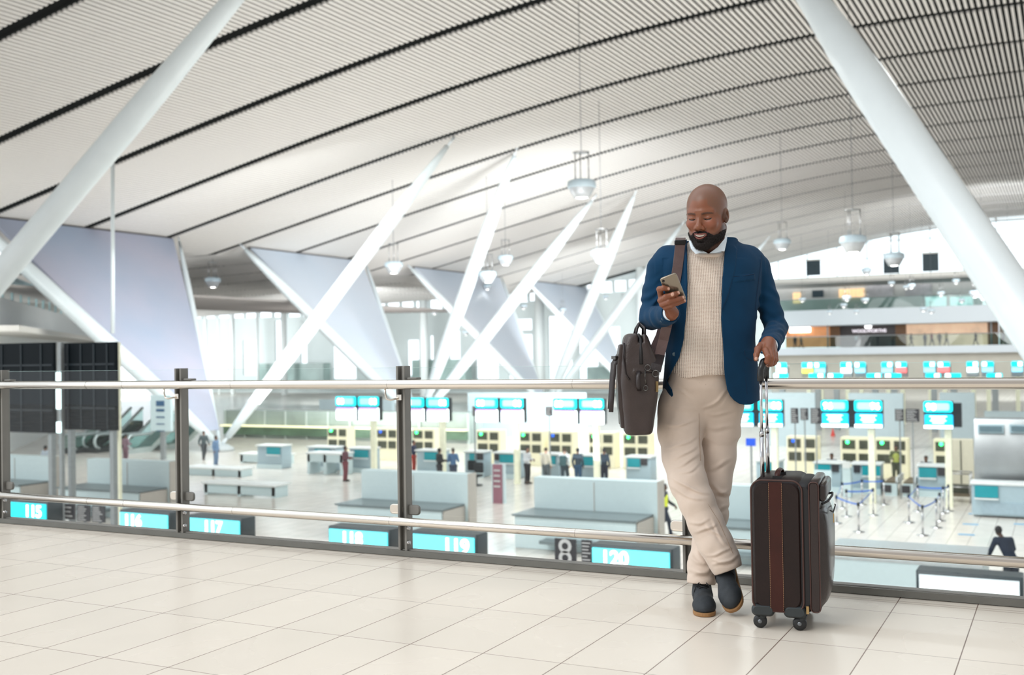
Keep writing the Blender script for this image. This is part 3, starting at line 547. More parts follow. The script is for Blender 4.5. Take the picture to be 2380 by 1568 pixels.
# ---------------------------------------------------------------- screen pairs on posts
sc_top = mat('screen_cyan', (0, 225, 235), 0.4, emit=(0, 225, 238), es=1.0); sc_hot = mat('screen_pale', (235, 255, 255), 0.4, emit=(225, 255, 255), es=2); sc_low = mat('screen_white', (240, 252, 255), .4, emit=(238, 252, 255), es=2.4)
sc_blue = mat('screen_blue', (10, 180, 225), .4, emit=(0, 180, 225), es=.95); sc_pur = mat('screen_purple_band', (190, 160, 230), .4, emit=(195, 165, 240), es=1.3); blk = mat('black_housing', (18, 30, 36), .4)
cream_post = mat('cream_post', (240, 240, 215), .5, emit=(240, 240, 205), es=.08)
def screen_pair(xs, y0, y1, t, label, low='white', num='', dark=True, post=True):
    z1, z0 = at_t((xs[0][0]+xs[-1][1])/2, y0, t).z, at_t((xs[0][0]+xs[-1][1])/2, y1, t).z; A = at_t(xs[0][0], y0, t).x; B_ = at_t(xs[-1][1], y0, t).x; zm = z0+(z1-z0)*.56; cx = (A+B_)/2
    r = thing('display_stand', (cx, t, HF), label, 'display', 'hanging check-in displays in the middle row'); q = P(r)
    MB().box((cx, t+.2, (z0+z1)/2), ((B_-A)*(1.0 if dark else .9), .3, z1-z0)).build('housing', blk, q)
    for (x0, x1), tx in zip(xs, ('l', 'r')):
        a, c = at_t(x0, y0, t).x, at_t(x1, y0, t).x; m_ = (a+c)/2; w = c-a
        s1 = MB().rbox((m_, t, (zm+z1)/2+.02), (w, z1-zm-.04, .06), .09, Matrix.Rotation(math.pi/2, 3, 'X')).build('upper_screen', sc_top, q)
        MB().rbox((m_, t-.04, (zm+z1)/2+.02), (w*.78, (z1-zm)*.6, .02), .08, Matrix.Rotation(math.pi/2, 3, 'X')).build('glare_field', mat('screen_mid', (150, 250, 250), .4, emit=(140, 245, 250), es=1.2), P(s1) | {'_p': s1})
        dx = -.24*w if tx == 'l' else .26*w
        text_obj('number', num or '88', (z1-zm)*.8, (m_+dx, t-.06, (zm+z1)/2), (1, 0, 0), (0, 0, 1), num_m, {'_p': s1, '_o': q['_o']})
        s2 = MB().rbox((m_+.02, t, (zm+z0)/2-.02), (w*.98, zm-z0-.04, .06), .06, Matrix.Rotation(math.pi/2, 3, 'X')).build('lower_screen', sc_low if low == 'white' else sc_blue, q)
        if low == 'white': MB().box((m_, t-.04, zm-(zm-z0)*.16), (w*.9, .02, (zm-z0)*.2)).build('purple_band', sc_pur, {'_p': s2, '_o': q['_o']})
        else:
            MB().box((m_, t-.04, z0+(zm-z0)*.12), (w*.98, .02, (zm-z0)*.2)).build('white_band', sc_low, {'_p': s2, '_o': q['_o']}); b = MB()
            for k, ww in enumerate((.6, .45, .55, .4)): b.box((m_, t-.04, zm-(zm-z0)*(.2+.14*k)), (w*ww, .02, (zm-z0)*(.1 if k == 1 else .05)))
            b.build('text_line', sc_low, {'_p': s2, '_o': q['_o']})
    if post: MB().box((B_-(B_-A)*.2, t+.3, (HF+z0)/2), (.24, .24, z0-HF)).build('post', cream_post, q)
    return r
screen_pair([(780, 827), (832, 880)], 921, 976, 46, 'pair of glowing screens left of the third railing post')
screen_pair([(936, 985), (991, 1042)], 924, 978, 46, 'pair of glowing screens right of the third railing post')
screen_pair([(1104, 1156), (1163, 1216)], 925, 981, 46, 'pair of glowing screens midway between the third post and the bag')
screen_pair([(1285, 1340), (1347, 1403)], 926, 985, 46, 'pair of glowing screens left of the leather bag')
screen_pair([(1705, 1750), (1762, 1818)], 929, 991, 45, 'pair of blue screens behind the telescopic handle', 'blue')
screen_pair([(1908, 1971), (1985, 2050)], 930, 993, 45, 'pair of blue screens right of the suitcase handle', 'blue', '96')
r = screen_pair([(2146, 2214)], 932, 996, 45, 'single blue screen with a black back panel at the right', 'blue', '90')
e0, e1, f0, f1 = px_rect(2214, 936, 2236, 992, 45.2); MB().box(((e0+e1)/2, 45.2, (f0+f1)/2), (e1-e0, .25, f1-f0)).build('back_panel', blk, P(r))
for x0, x1, y0, y1, lab in ((1838, 1856, 948, 983, 'black notice with white figures left of the blue screens'), (1860, 1879, 948, 976, 'middle black notice left of the blue screens'), (1884, 1908, 948, 984, 'black notice touching the blue screens'), (2080, 2101, 950, 978, 'black notice left of the single blue screen'), (2104, 2137, 950, 980, 'wide black notice beside the single blue screen'), (1098, 1106, 944, 966, 'small dark notice beside the middle screen pair'), (1268, 1284, 944, 966, 'small dark notice beside the screens left of the bag')):
    notice_board(x0, x1, y0, y1, 47.0, lab)
# far rows of screens
red = mat('screen_red_band', (250, 120, 120), .4, emit=(255, 110, 110), es=1.5); yel = mat('screen_yellow', (235, 245, 90), .4, emit=(235, 248, 90), es=1.5)
far = [(1803, 829, 0), (1863, 890, 1), (1892, 919, 0), (1953, 980, 0), (1986, 1012, 0), (2048, 2075, 0), (2082, 2108, 2), (2146, 2174, 0), (2179, 2208, 2), (2246, 2274, 0), (2281, 2310, 0), (2350, 2378, 0)]
xs_far = [(1803, 1829, 0), (1863, 1890, 1), (1892, 1919, 0), (1953, 1980, 0), (1986, 2012, 0), (2048, 2075, 0), (2082, 2108, 2), (2146, 2174, 0), (2179, 2208, 2), (2246, 2274, 0), (2281, 2310, 0), (2350, 2378, 0)]
ordn = ['first', 'second', 'third', 'fourth', 'fifth', 'sixth', 'seventh', 'eighth', 'ninth', 'tenth', 'eleventh', 'twelfth']
for i, (x0, x1, kd) in enumerate(xs_far):
    y0 = 843-(x0-1800)*.006; t = 92; a, c, e, f = px_rect(x0, y0-1, x1, y0+12, t); e2 = px_rect(x0, y0+13, x1, y0+24, t)
    r = thing('far_display', ((a+c)/2, t, e), f'small glowing screen, {ordn[i]} from the left in the distant upper row', 'display', 'distant upper row of glowing screens'); q = P(r)
    MB().rbox(((a+c)/2, t, (e+f)/2), (c-a, f-e, .2), .1, Matrix.Rotation(math.pi/2, 3, 'X')).build('upper_screen', sc_top, q); MB().box(((a+c)/2+(c-a)*(.25 if i % 2 else -.25), t-.12, (e+f)/2), ((c-a)*.35, .04, (f-e)*.7)).build('number', num_m, q)
    MB().box(((a+c)/2, t, (e2[2]+e2[3])/2), ((c-a)*.9, .2, e2[3]-e2[2])).build('lower_screen', [sc_low if i % 3 == 0 else mat('screen_sky', (150, 225, 250), .4, emit=(150, 225, 250), es=1.3), yel, red][kd], q)
    MB().box(((a+c)/2, t+.4, (e+f)/2-.5), ((c-a)*1.02, .5, (f-e)*2.2)).build('housing', mat('grey_housing', (150, 156, 158), .5), q); MB().box(((a+c)/2, t+.5, (HF+e)/2), (.3, .3, e-HF)).build('post', cream_post, q)
for i, (x0, x1) in enumerate(((1798, 1832), (1880, 1917), (1924, 1959), (2014, 2049), (2057, 2095), (2151, 2187), (2196, 2234), (2293, 2330))):
    t = 84; a, c, e, f = px_rect(x0, 867, x1, 878, t); r = thing('far_number_sign', ((a+c)/2, t, e), f'small cyan number sign, {ordn[i]} from the left in the row resting on the handrail line', 'sign', 'distant lower row of cyan number signs'); q = P(r)
    MB().rbox(((a+c)/2, t, (e+f)/2), (c-a, f-e, .2), .08, Matrix.Rotation(math.pi/2, 3, 'X')).build('lit_face', sc_top, q); MB().box(((a+c)/2+(c-a)*(.25 if i % 2 else -.3), t-.12, (e+f)/2), ((c-a)*.3, .04, (f-e)*.75)).build('number', num_m, q); MB().box(((a+c)/2, t+.4, (HF+f)/2), (.4, .3, f-HF)).build('post', mat('grey_housing', (150, 156, 158), .5), q)
# grey partitions in the far distance (above the near screens)
part_m = mat('partition_blue_grey', (178, 194, 200), .5, var=.03)
for x0, x1, y0, y1, t, lab in ((1973, 2100, 913, 940, 70, 'long blue grey partition above the right blue screens'), (2184, 2266, 912, 942, 70, 'blue grey partition above the single blue screen'), (1784, 1896, 912, 946, 70, 'blue grey partition behind the telescopic handle'), (2288, 2400, 955, 978, 58, 'white counter wall behind the steel cabinet'), (1090, 1360, 912, 932, 72, 'long grey partition above the middle screens'), (745, 915, 928, 975, 74, 'grey partition behind the first screen pair')):
    a, c, e, f = px_rect(x0, y0, x1, y1, t); tag(MB().box(((a+c)/2, t, (HF+f)/2), (c-a, .4, f-HF)).build('partition', part_m, origin=((a+c)/2, t, HF)), lab, 'partition')
# office block with grey green glass front, left middle
a, c = at_z(520, 1018, HF), at_z(770, 1022, HF)
oz = at_t(700, 955, 66).z
r = thing('office_block', (-50, 66, HF), 'low office block with grey green glass front behind the left desks', 'building'); q = P(r); A, C = at_t(525, 1000, 66).x, at_t(1090, 1000, 66).x
MB().box(((A+C)/2, 67, (HF+oz)/2), (C-A, 2, oz-HF)).build('glass_front', mat('office_glass', (158, 172, 166), .25, var=.2, nscale=.5), q); b = MB()
for i in range(12): b.box((A+(C-A)*i/11, 65.9, (HF+oz)/2), (.15, .1, oz-HF))
b.build('frame', mat('office_frame', (190, 202, 198), .5), q); MB().box(((A+C)/2, 65.6, HF+.95), (C-A, .5, .12)).build('lit_ledge', mat('ledge_yellow', (246, 240, 200), .5, emit=(250, 244, 200), es=.8), q); MB().box(((A+C)/2, 65.8, HF+.55), (C-A, .2, .6)).build('dark_recess', mat('recess_green', (90, 120, 100), .6, var=.3, nscale=1), q)
# ---------------------------------------------------------------- dark flight boards, left
bd = mat('board_black', (5, 15, 21), .5, var=.15, nscale=.5, spec=.12)
for x0, x1, y0, y1, lab in ((-60, 128, 795, 1006, 'left of the two big black flight boards seen from behind'), (146, 272, 794, 1000, 'right of the two big black flight boards seen from behind')):
    t = 27; A, C = at_t(x0, 900, t), at_t(x1, 900, t); z1, z0 = at_t(x1, y0, t).z, at_t(x1, y1, t).z; cx = (A.x+C.x)/2; r = thing('flight_board', (cx, t, HF), lab, 'board', 'big black flight boards'); q = P(r)
    MB().box((cx, t, (z0+z1)/2), (C.x-A.x, .14, z1-z0)).build('panel', bd, q); b = MB()
    for kk in range(3): b.box((cx, t-.08, z0+(z1-z0)*(.25+.25*kk)), ((C.x-A.x)*.98, .04, .05))
    for kk in range(4): b.box((A.x+(C.x-A.x)*(.14+.24*kk), t-.08, (z0+z1)/2), (.05, .04, (z1-z0)*.97))
    b.build('rib', mat('board_rib', (16, 32, 40), .4), q); b = MB()
    for sx in (A.x+.3, C.x-.3): b.box((sx, t+.1, (HF+z0)/2), (.18, .18, z0-HF))
    b.build('leg', mat('post_grey', (150, 156, 158), .5), q)
a = at_t(137, 900, 26.6); r = thing('light_column', (a.x, 26.6, HF), 'slim steel column with glowing panels between the black flight boards', 'column'); q = P(r)
MB().box((a.x, 26.7, (HF+at_t(137, 795, 26.6).z)/2), (.13, .13, at_t(137, 795, 26.6).z-HF)).build('pole', post_m, q)
for y0, y1 in ((900, 950), (865, 885), (980, 1005)): e, f = at_t(137, y1, 26.6).z, at_t(137, y0, 26.6).z; MB().box((a.x, 26.58, (e+f)/2), (.13, .1, f-e)).build('glow_panel', sc_hot, q)
a = at_t(276, 900, 27.5); tag(MB().box((a.x, 27.5, (HF+at_t(276, 795, 27.5).z)/2), (.09, .12, at_t(276, 795, 27.5).z-HF)).build('side_pole', cream_post, origin=(a.x, 27.5, HF)), 'thin bright pole at the right edge of the right flight board', 'pole')
# ---------------------------------------------------------------- escalators
esc_s = mat('escalator_silver', (186, 198, 198), .3, .4, var=.1, nscale=1); esc_b = mat('escalator_base', (52, 58, 60), .5)
for i, (px, py, lab) in enumerate(((154, 1054, 'leftmost escalator end with a rounded silver handrail'), (208, 1052, 'second escalator end from the left'), (284, 1054, 'third escalator end, behind the walker in purple'), (364, 1044, 'rightmost escalator end in the row at the left'))):
    p = at_z(px, py, HF); r = thing('escalator', p, lab, 'escalator', 'escalator ends at the left of the hall'); q = P(r); L_ = 5.0; H_ = 1.25
    for sx in (-.55, .55):
        pts = []
        for k in range(13): a_ = math.pi/2*3-math.pi*k/12; pts.append(p+Vector((sx, .35-.42*math.cos(math.radians(0))*0+(-.4)*math.cos(math.pi/2-math.pi*k/12)*1.0, .75+.45*math.sin(math.pi*k/12-math.pi/2))))
        pts += [p+Vector((sx, 2.0, 1.2)), p+Vector((sx, 4.2, 2.8))]
        MB().tube(pts, .1, 8).build('handrail', esc_s, q); MB().prism([p+Vector((sx, .1, .3)), p+Vector((sx, 2, .3)), p+Vector((sx, 4.2, 1.9)), p+Vector((sx, 4.2, 2.7)), p+Vector((sx, 2, 1.1)), p+Vector((sx, .1, 1.1))], (.03, 0, 0)).build('side_glass', bal, q)
    MB().prism([p+Vector((-.6, 0, 0)), p+Vector((-.6, 2, 0)), p+Vector((-.6, 4.2, 1.4)), p+Vector((-.6, 4.2, 1.9)), p+Vector((-.6, 2, .35)), p+Vector((-.6, 0, .3))], (1.2, 0, 0)).build('truss', esc_b if i < 2 else esc_s, q)
# ---------------------------------------------------------------- information totem, screens, bits
a, c, e, f = px_rect(1146, 1078, 1168, 1192, 40); r = thing('totem', ((a+c)/2, 40, HF), 'slim totem sign with a dull red panel in the middle of the hall', 'sign'); q = P(r)
MB().box(((a+c)/2, 40.1, (HF+f)/2), ((c-a)*1.45, .15, f-HF)).build('frame', isl_w, q); MB().box(((a+c)/2, 40, (e+f)/2), (c-a, .1, f-e)).build('red_panel', mat('totem_red', (150, 100, 115), .5, var=.15, nscale=1.5), q); b = MB()
for k in range(4): b.box(((a+c)/2, 39.93, f-.25-.22*k), ((c-a)*.7, .03, .07))
b.build('print', ntext, q)
a, c, e, f = px_rect(352, 918, 400, 1002, 50); r = thing('info_panel', ((a+c)/2, 50, HF), 'white information panel with dark printed lines left of the second post', 'sign'); q = P(r)
MB().box(((a+c)/2, 50, (e+f)/2), (c-a, .2, f-e)).build('panel', isl_w, q); MB().box(((a+c)/2, 50.1, (HF+e)/2), (.3, .2, e-HF)).build('post', post_m, q); b = MB()
for k, hh in enumerate((.8, .4, .2, .15, .12)): b.box(((a+c)/2, 49.88, f-.5-.42*k), ((c-a)*.4, .02, hh*.4))
b.build('print', mat('print_blue', (40, 90, 130), .5), q)
for px0, px1, y0, y1, t, lab in ((430, 560, 1083, 1097, 44, 'long white bench table at the left behind the railing'), (470, 640, 1118, 1134, 38, 'nearer long white bench table behind the railing'), (556, 660, 1052, 1075, 50, 'white counter block at the left of the desk row'), (712, 795, 1050, 1088, 46.5, 'white ribbed counter block below a teal panel')):
    a, c = at_t(px0, y0, t), at_t(px1, y0, t); cx = (a.x+c.x)/2; w = c.x-a.x; zt = a.z; r = thing('bench_table', (cx, t, HF), lab, 'table'); q = P(r)
    MB().box((cx, t+.5, zt-.05), (w, 1.2, .1)).build('top', desk_t, q, .02); MB().box((cx, t+.1, zt-.3), (w*.98, .1, .42)).build('apron', isl_w, q)
    for sx in (-.46, 0, .46): MB().box((cx+sx*w, t+.5, (HF+zt)/2-.05), (.18, .9, zt-HF-.1)).build('leg', isl_w, q)
# ---------------------------------------------------------------- queue barriers
tape_m = mat('tape_blue', (40, 110, 215), .5, var=.05); chrome = mat('chrome', (200, 200, 202), .15, 1.0, var=.03)
posts = [(1945, 1216), (1968, 1200), (1996, 1236), (2030, 1197), (2055, 1172), (1958, 1180), (2004, 1172), (2113, 1214), (2145, 1244), (2177, 1226), (2185, 1210), (2193, 1192), (2205, 1187), (2134, 1188)]
lab_p = ['far left post of the blue queue, nearer row', 'slim post behind the kiosk tapes', 'nearest post of the left blue queue', 'post right of the nearest one in the left queue', 'right end post of the left queue', 'hindmost left post of the left queue', 'rear post in the middle of the left queue', 'left front post of the right queue', 'nearest post of the right queue', 'second nearest post of the right queue', 'third post back on the right side of the right queue', 'fourth post back on the right side of the right queue', 'hindmost post of the right queue', 'rear left post of the right queue']
PW = []
for (px, py), lab in zip(posts, lab_p):
    p = at_z(px, py, HF); PW.append(p); r = thing('barrier_post', p, lab+', chrome with a round base', 'barrier', 'chrome queue barrier posts'); q = P(r)
    MB().lathe(p, [(0, .0), (.2, 0), (.2, .015), (.06, .04), (.035, .05)], 20).build('base', chrome, q); MB().tube([p+Vector((0, 0, .03)), p+Vector((0, 0, .95))], .033, 10).build('pole', chrome, q); MB().tube([p+Vector((0, 0, .88)), p+Vector((0, 0, 1.0))], .045, 10).build('tape_head', blk, q)
def tape(i, j, lab):
    a, c = PW[i]+Vector((0, 0, .93)), PW[j]+Vector((0, 0, .93)); m_ = a.lerp(c, .5)-Vector((0, 0, .03)); pts = [a, a.lerp(m_, .5)-Vector((0, 0, .01)), m_, m_.lerp(c, .5)-Vector((0, 0, .01)), c]
    b = MB()
    for u, v in zip(pts[:-1], pts[1:]): b.add([u-Vector((0, 0, .025)), v-Vector((0, 0, .025)), v+Vector((0, 0, .025)), u+Vector((0, 0, .025)), u+Vector((0, .006, -.025)), v+Vector((0, .006, -.025)), v+Vector((0, .006, .025)), u+Vector((0, .006, .025))], [(0, 1, 2, 3), (7, 6, 5, 4), (0, 4, 5, 1), (3, 2, 6, 7)])
    tag(b.build('queue_tape', tape_m, origin=tuple(a)), lab, 'tape', 'blue queue tapes')
for i, j, lab in ((0, 2, 'front blue tape of the left queue'), (2, 3, 'blue tape on the right side of the left queue'), (0, 5, 'blue tape on the left side of the left queue'), (5, 6, 'rear blue tape of the left queue'), (6, 4, 'blue tape running to the right end of the left queue'), (1, 3, 'middle blue tape of the left queue'), (7, 8, 'front blue tape of the right queue'), (8, 9, 'short blue tape at the nearest right post'), (9, 11, 'blue tape going back along the right queue'), (11, 12, 'rearmost short blue tape of the right queue'), (13, 11, 'cross tape at the back of the right queue'), (7, 13, 'left side blue tape of the right queue')): tape(i, j, lab)
mark = mat('floor_sticker_blue', (110, 170, 210), .4)
for i, (px, py, lab) in enumerate(((2246, 1242, 'pale blue floor sticker, nearest one at the right'), (2256, 1218, 'pale blue floor sticker just behind the nearest'), (2268, 1194, 'pale blue floor sticker farther back'), (2375, 1218, 'pale blue floor sticker at the right edge'))):
    p = at_z(px, py, HF); p.z += .004; tag(MB().box(tuple(p), (.5, .25, .006)).build('floor_sticker', mark, origin=tuple(p)), lab, 'sticker', 'blue distancing stickers on the hall floor')
# odds and ends between desks and queue
def boxthing(name, px0, px1, y0, t, m, label, cat, depth=.6, parts=None):
    a, c = at_t(px0, y0, t), at_t(px1, y0, t); cx = (a.x+c.x)/2; w = c.x-a.x; r = thing(name, (cx, t, HF), label, cat); q = P(r); MB().box((cx, t+depth/2, (HF+a.z)/2), (w, depth, a.z-HF)).build('body', m, q, .02); return r, q, cx, w, a.z
r, q, cx, w, z = boxthing('cream_cabinet', 2203, 2262, 1020, 50.5, mat('cream_metal', (226, 220, 198), .45, var=.04), 'tall cream cabinet left of the steel cabinet', 'cabinet'); MB().box((cx, 50.47, (HF+z)/2), (.04, .03, (z-HF)*.95)).build('door_gap', slot, q)
r, q, cx, w, z = boxthing('self_service_kiosk', 1957, 1977, 1086, 46.6, isl_w, 'slim white kiosk between two teal panelled desks', 'kiosk', .4); MB().box((cx, 46.62, z+.12), (w*.9, .1, .28)).build('screen', desk_t, q)
a = at_t(1912, 1092, 40); r = thing('easel_board', (a.x, 40, HF), 'white easel board standing just right of the suitcase', 'board'); q = P(r); MB().box((a.x, 40, a.z-.15), (.62, .05, .3)).build('board', isl_w, q)
for sx in (-.28, .28): MB().tube([(a.x+sx*.8, 40, a.z), (a.x+sx*1.25, 40.1, HF)], .03, 8).build('leg', isl_w, q)
a, c = at_t(2206, 1100, 46.5), at_t(2254, 1100, 46.5); r = thing('luggage_trolley', ((a.x+c.x)/2, 46.5, HF), 'steel frame trolley with a dark shelf in front of the cream cabinet', 'trolley'); q = P(r); zt_ = HF+1.15
for x_ in (a.x, c.x):
    for y_ in (46.5, 47.4): MB().tube([(x_, y_, HF), (x_, y_, zt_)], .03, 8).build('leg', steel, q)
for z_ in (zt_, HF+.62): MB().tube([(a.x, 46.5, z_), (c.x, 46.5, z_), (c.x, 47.4, z_), (a.x, 47.4, z_), (a.x, 46.5, z_)], .028, 8).build('frame_rail', steel, q)
MB().box(((a.x+c.x)/2, 46.95, HF+.3), (c.x-a.x, .9, .1)).build('shelf', belt, q); MB().box(((a.x+c.x)/2, 47.0, HF+.5), (.6, .5, .3)).build('crate', slot, q)
for px, lab in ((1883, 'left'), (1936, 'right')): p = at_z(px, 1013, HF); o = MB().lathe(p, [(0, .0), (.16, 0), (.15, .05), (.03, .55), (0, .56)], 14).build('red_cone', mat('cone_red', (214, 60, 48), .5), origin=p); tag(o, lab+' one of two small red cones on the floor behind the blue screens', 'cone', 'small red cones')
a, c, e, f = px_rect(1734, 1018, 1756, 1036, 50); r = thing('blue_monitor', ((a+c)/2, 50, HF), 'deep blue monitor behind the telescopic suitcase handle', 'monitor'); q = P(r); MB().box(((a+c)/2, 50, (e+f)/2), (c-a, .08, f-e)).build('screen', mat('blue_deep', (10, 70, 190), .4, emit=(10, 80, 200), es=.5), q); MB().box(((a+c)/2, 50.05, (HF+e)/2), (.08, .08, e-HF)).build('post', post_m, q)
for i, (px, py) in enumerate(((1092, 1122), (1108, 1128))):
    p = at_z(px, py, HF); r = thing('office_chair', p, ['black office chair', 'second black office chair, right one of the pair'][i]+' behind the island under the third post', 'chair', 'black office chairs behind the islands'); q = P(r); MB().lathe(p, [(0, 0), (.28, 0), (.28, .05), (.04, .08), (.04, .42), (0, .42)], 12).build('base', blk, q); MB().rbox(p+Vector((0, 0, .47)), (.5, .5, .1), .08).build('seat', blk, q); MB().rbox(p+Vector((0, .24, .82)), (.48, .5, .08), .08, Matrix.Rotation(math.pi/2, 3, 'X')).build('backrest', blk, q)
# added unseen fill lights: downward, onto facade and banners, and up at the slats
for x, y, z, tx, ty, tz, sz, pw, sp in ((-42, 50, 9.5, -42, 60, HF, 16, 2800, 180), (-22, 60, 11, -22, 66, HF, 16, 4200, 180), (-8, 38, 11, -8, 42, HF, 12, 2600, 180), (-128, 118, 2.5, -142, 152, 0, 12, 6000, 130), (-80, 112, 3.5, -95, 152, 0, 14, 4200, 130), (-45, 112, 4, -60, 152, 0, 14, 2800, 120), (-22, 66, 1.5, -58, 104, 6, 12, 4200, 100), (-25, 118, 7, -30, 152, 3, 14, 1200, 120), (-5, 130, 9, -10, 185, 2, 18, 5500, 140), (-52, 28, 3, -66, 48, 3, 6, 700, 110)):
    add_fill(x, y, z, sz, pw, (tx, ty, tz), (0.95, 0.99, 1.0), sp)
for x, y, tx, ty, pw in ((-45, 58, -42, 66, 1700), (-24, 98, -30, 104, 1800), (-62, 92, -60, 100, 1500), (-20, 40, -18, 44, 900)):  # added upward fill, brightens the ceiling slats from below
    add_fill(x, y, HF+2.4, 14, pw, (tx, ty, 20), (1, .985, .97))
# ================================================================= THE RAILING
dk = mat('post_olive_grey', (128, 126, 121), .5, .15, var=.08, nscale=6, bump=.05)
ss_m = mat('handrail_steel', (222, 214, 204), .15, 1.0, var=.04, nscale=4)
PT, PS, PO = 5.074, 1.620, -6.495; HH, LH = 0.9405, 0.1975; RO = PT-0.075
names = ['railing post at the left edge of the picture', 'dark railing post second from the left', 'dark railing post in the middle, left of the bag', 'dark railing post hidden behind the man\'s feet']
for i in range(-1, 6):
    s = PO+PS*i; lab = names[i] if 0 <= i < 4 else ('railing post just outside the left edge' if i < 0 else ['railing post just outside the right edge', 'railing post far outside the right edge'][i-4])
    r = thing('railing_post', (s, PT, 0), lab, 'post', 'dark steel railing posts'); q = P(r)
    for dx in (-.021, .021): MB().box((s+dx, PT, .52), (.014, .062, 1.04)).build('side_plate', dk, q, .002)
    MB().box((s, PT+.012, .52), (.03, .03, 1.03)).build('core', dk, q); b = MB()
    for z in (.075, .155): MB().lathe((s+.028, PT-.018, z), [(0, .012), (.011, .011), (.012, 0)], 12, Matrix.Rotation(math.pi/2, 3, 'Y')).build('bolt', chrome, q)
    for sx, nm in ((1, 'clamp'), (-1, 'clamp')):
        MB().rbox((s+sx*.055, PT+.0, LH+.055), (.085, .055, .02), .02, Matrix.Rotation(math.pi/2, 3, 'X')).build(nm, dk if sx > 0 else ss_m, q)
    MB().rbox((s+.07, PT, HH+.03), (.07, .05, .012), .012).build('top_clamp', dk, q)
    MB().tube([(s-.005, PT-.034, HH-.075), (s-.035, RO-.0, HH-.085), (s-.06, RO, HH-.08), (s-.07, RO, HH-.05), (s-.07, RO, HH-.02)], .0055, 8).build('handrail_bracket', ss_m, q)
    MB().box((s-.004, PT-.036, HH-.072), (.03, .008, .03)).build('bracket_plate', ss_m, q)
    MB().tube([(s, PT-.02, LH), (s, RO, LH)], .012, 8).build('rail_arm', dk, q)
x0, x1 = PO-2*PS, PO+5.6*PS
def rail(z, rad, nm, lab):
    r = thing(nm, ((x0+x1)/2, RO, z), lab, 'rail'); MB().tube([(x0, RO, z), (x1, RO, z)], rad, 24).build('tube', ss_m, P(r)); 
    for k, s in enumerate((-5.6, -5.28, -4.4, -3.3, -2.2)): MB().tube([(s, RO, z), (s+.002, RO, z)], rad+.0002, 24).build('joint', mat('joint_line', (150, 142, 134), .4, .8), P(r))
    return r
rail(HH, .0255, 'handrail', 'round brushed steel handrail at waist height running across the whole picture'); rail(LH, .0235, 'lower_rail', 'round brushed steel lower rail near the floor running across the whole picture')
r = thing('kerb_channel', ((x0+x1)/2, PT-.005, 0), 'dark metal kerb channel along the edge of the walkway', 'channel'); q = P(r)
MB().box(((x0+x1)/2, PT+.01, .012), (x1-x0, .05, .05)).build('channel', dk, q, .003); MB().box(((x0+x1)/2, PT-.028, .018), (x1-x0, .012, .03)).build('lip', mat('lip_grey', (120, 120, 116), .35, .8), q)
gm = glassmat('rail_glass', (0.975, 0.99, 0.988), 0.8)
for i in range(-1, 5):
    a, c = PO+PS*i+.05, PO+PS*(i+1)-.05; lab = ['glass pane outside the left edge', 'glass pane between the first and second railing posts', 'glass pane between the second and third railing posts', 'glass pane between the third post and the man', 'glass pane behind the man and the suitcase reaching the right edge', 'glass pane outside the right edge'][i+1]
    r = thing('glazed_infill', ((a+c)/2, PT+.004, .05), lab, 'glass', 'glass panes of the railing'); q = P(r)
    MB().box(((a+c)/2, PT+.004, .54), (c-a, .010, .98)).build('pane', gm, q); b = MB()
    b.box(((a+c)/2, PT+.004, 1.0305), (c-a, .010, .001)); b.build('edge', mat('glass_edge', (190, 220, 215), .2), q)
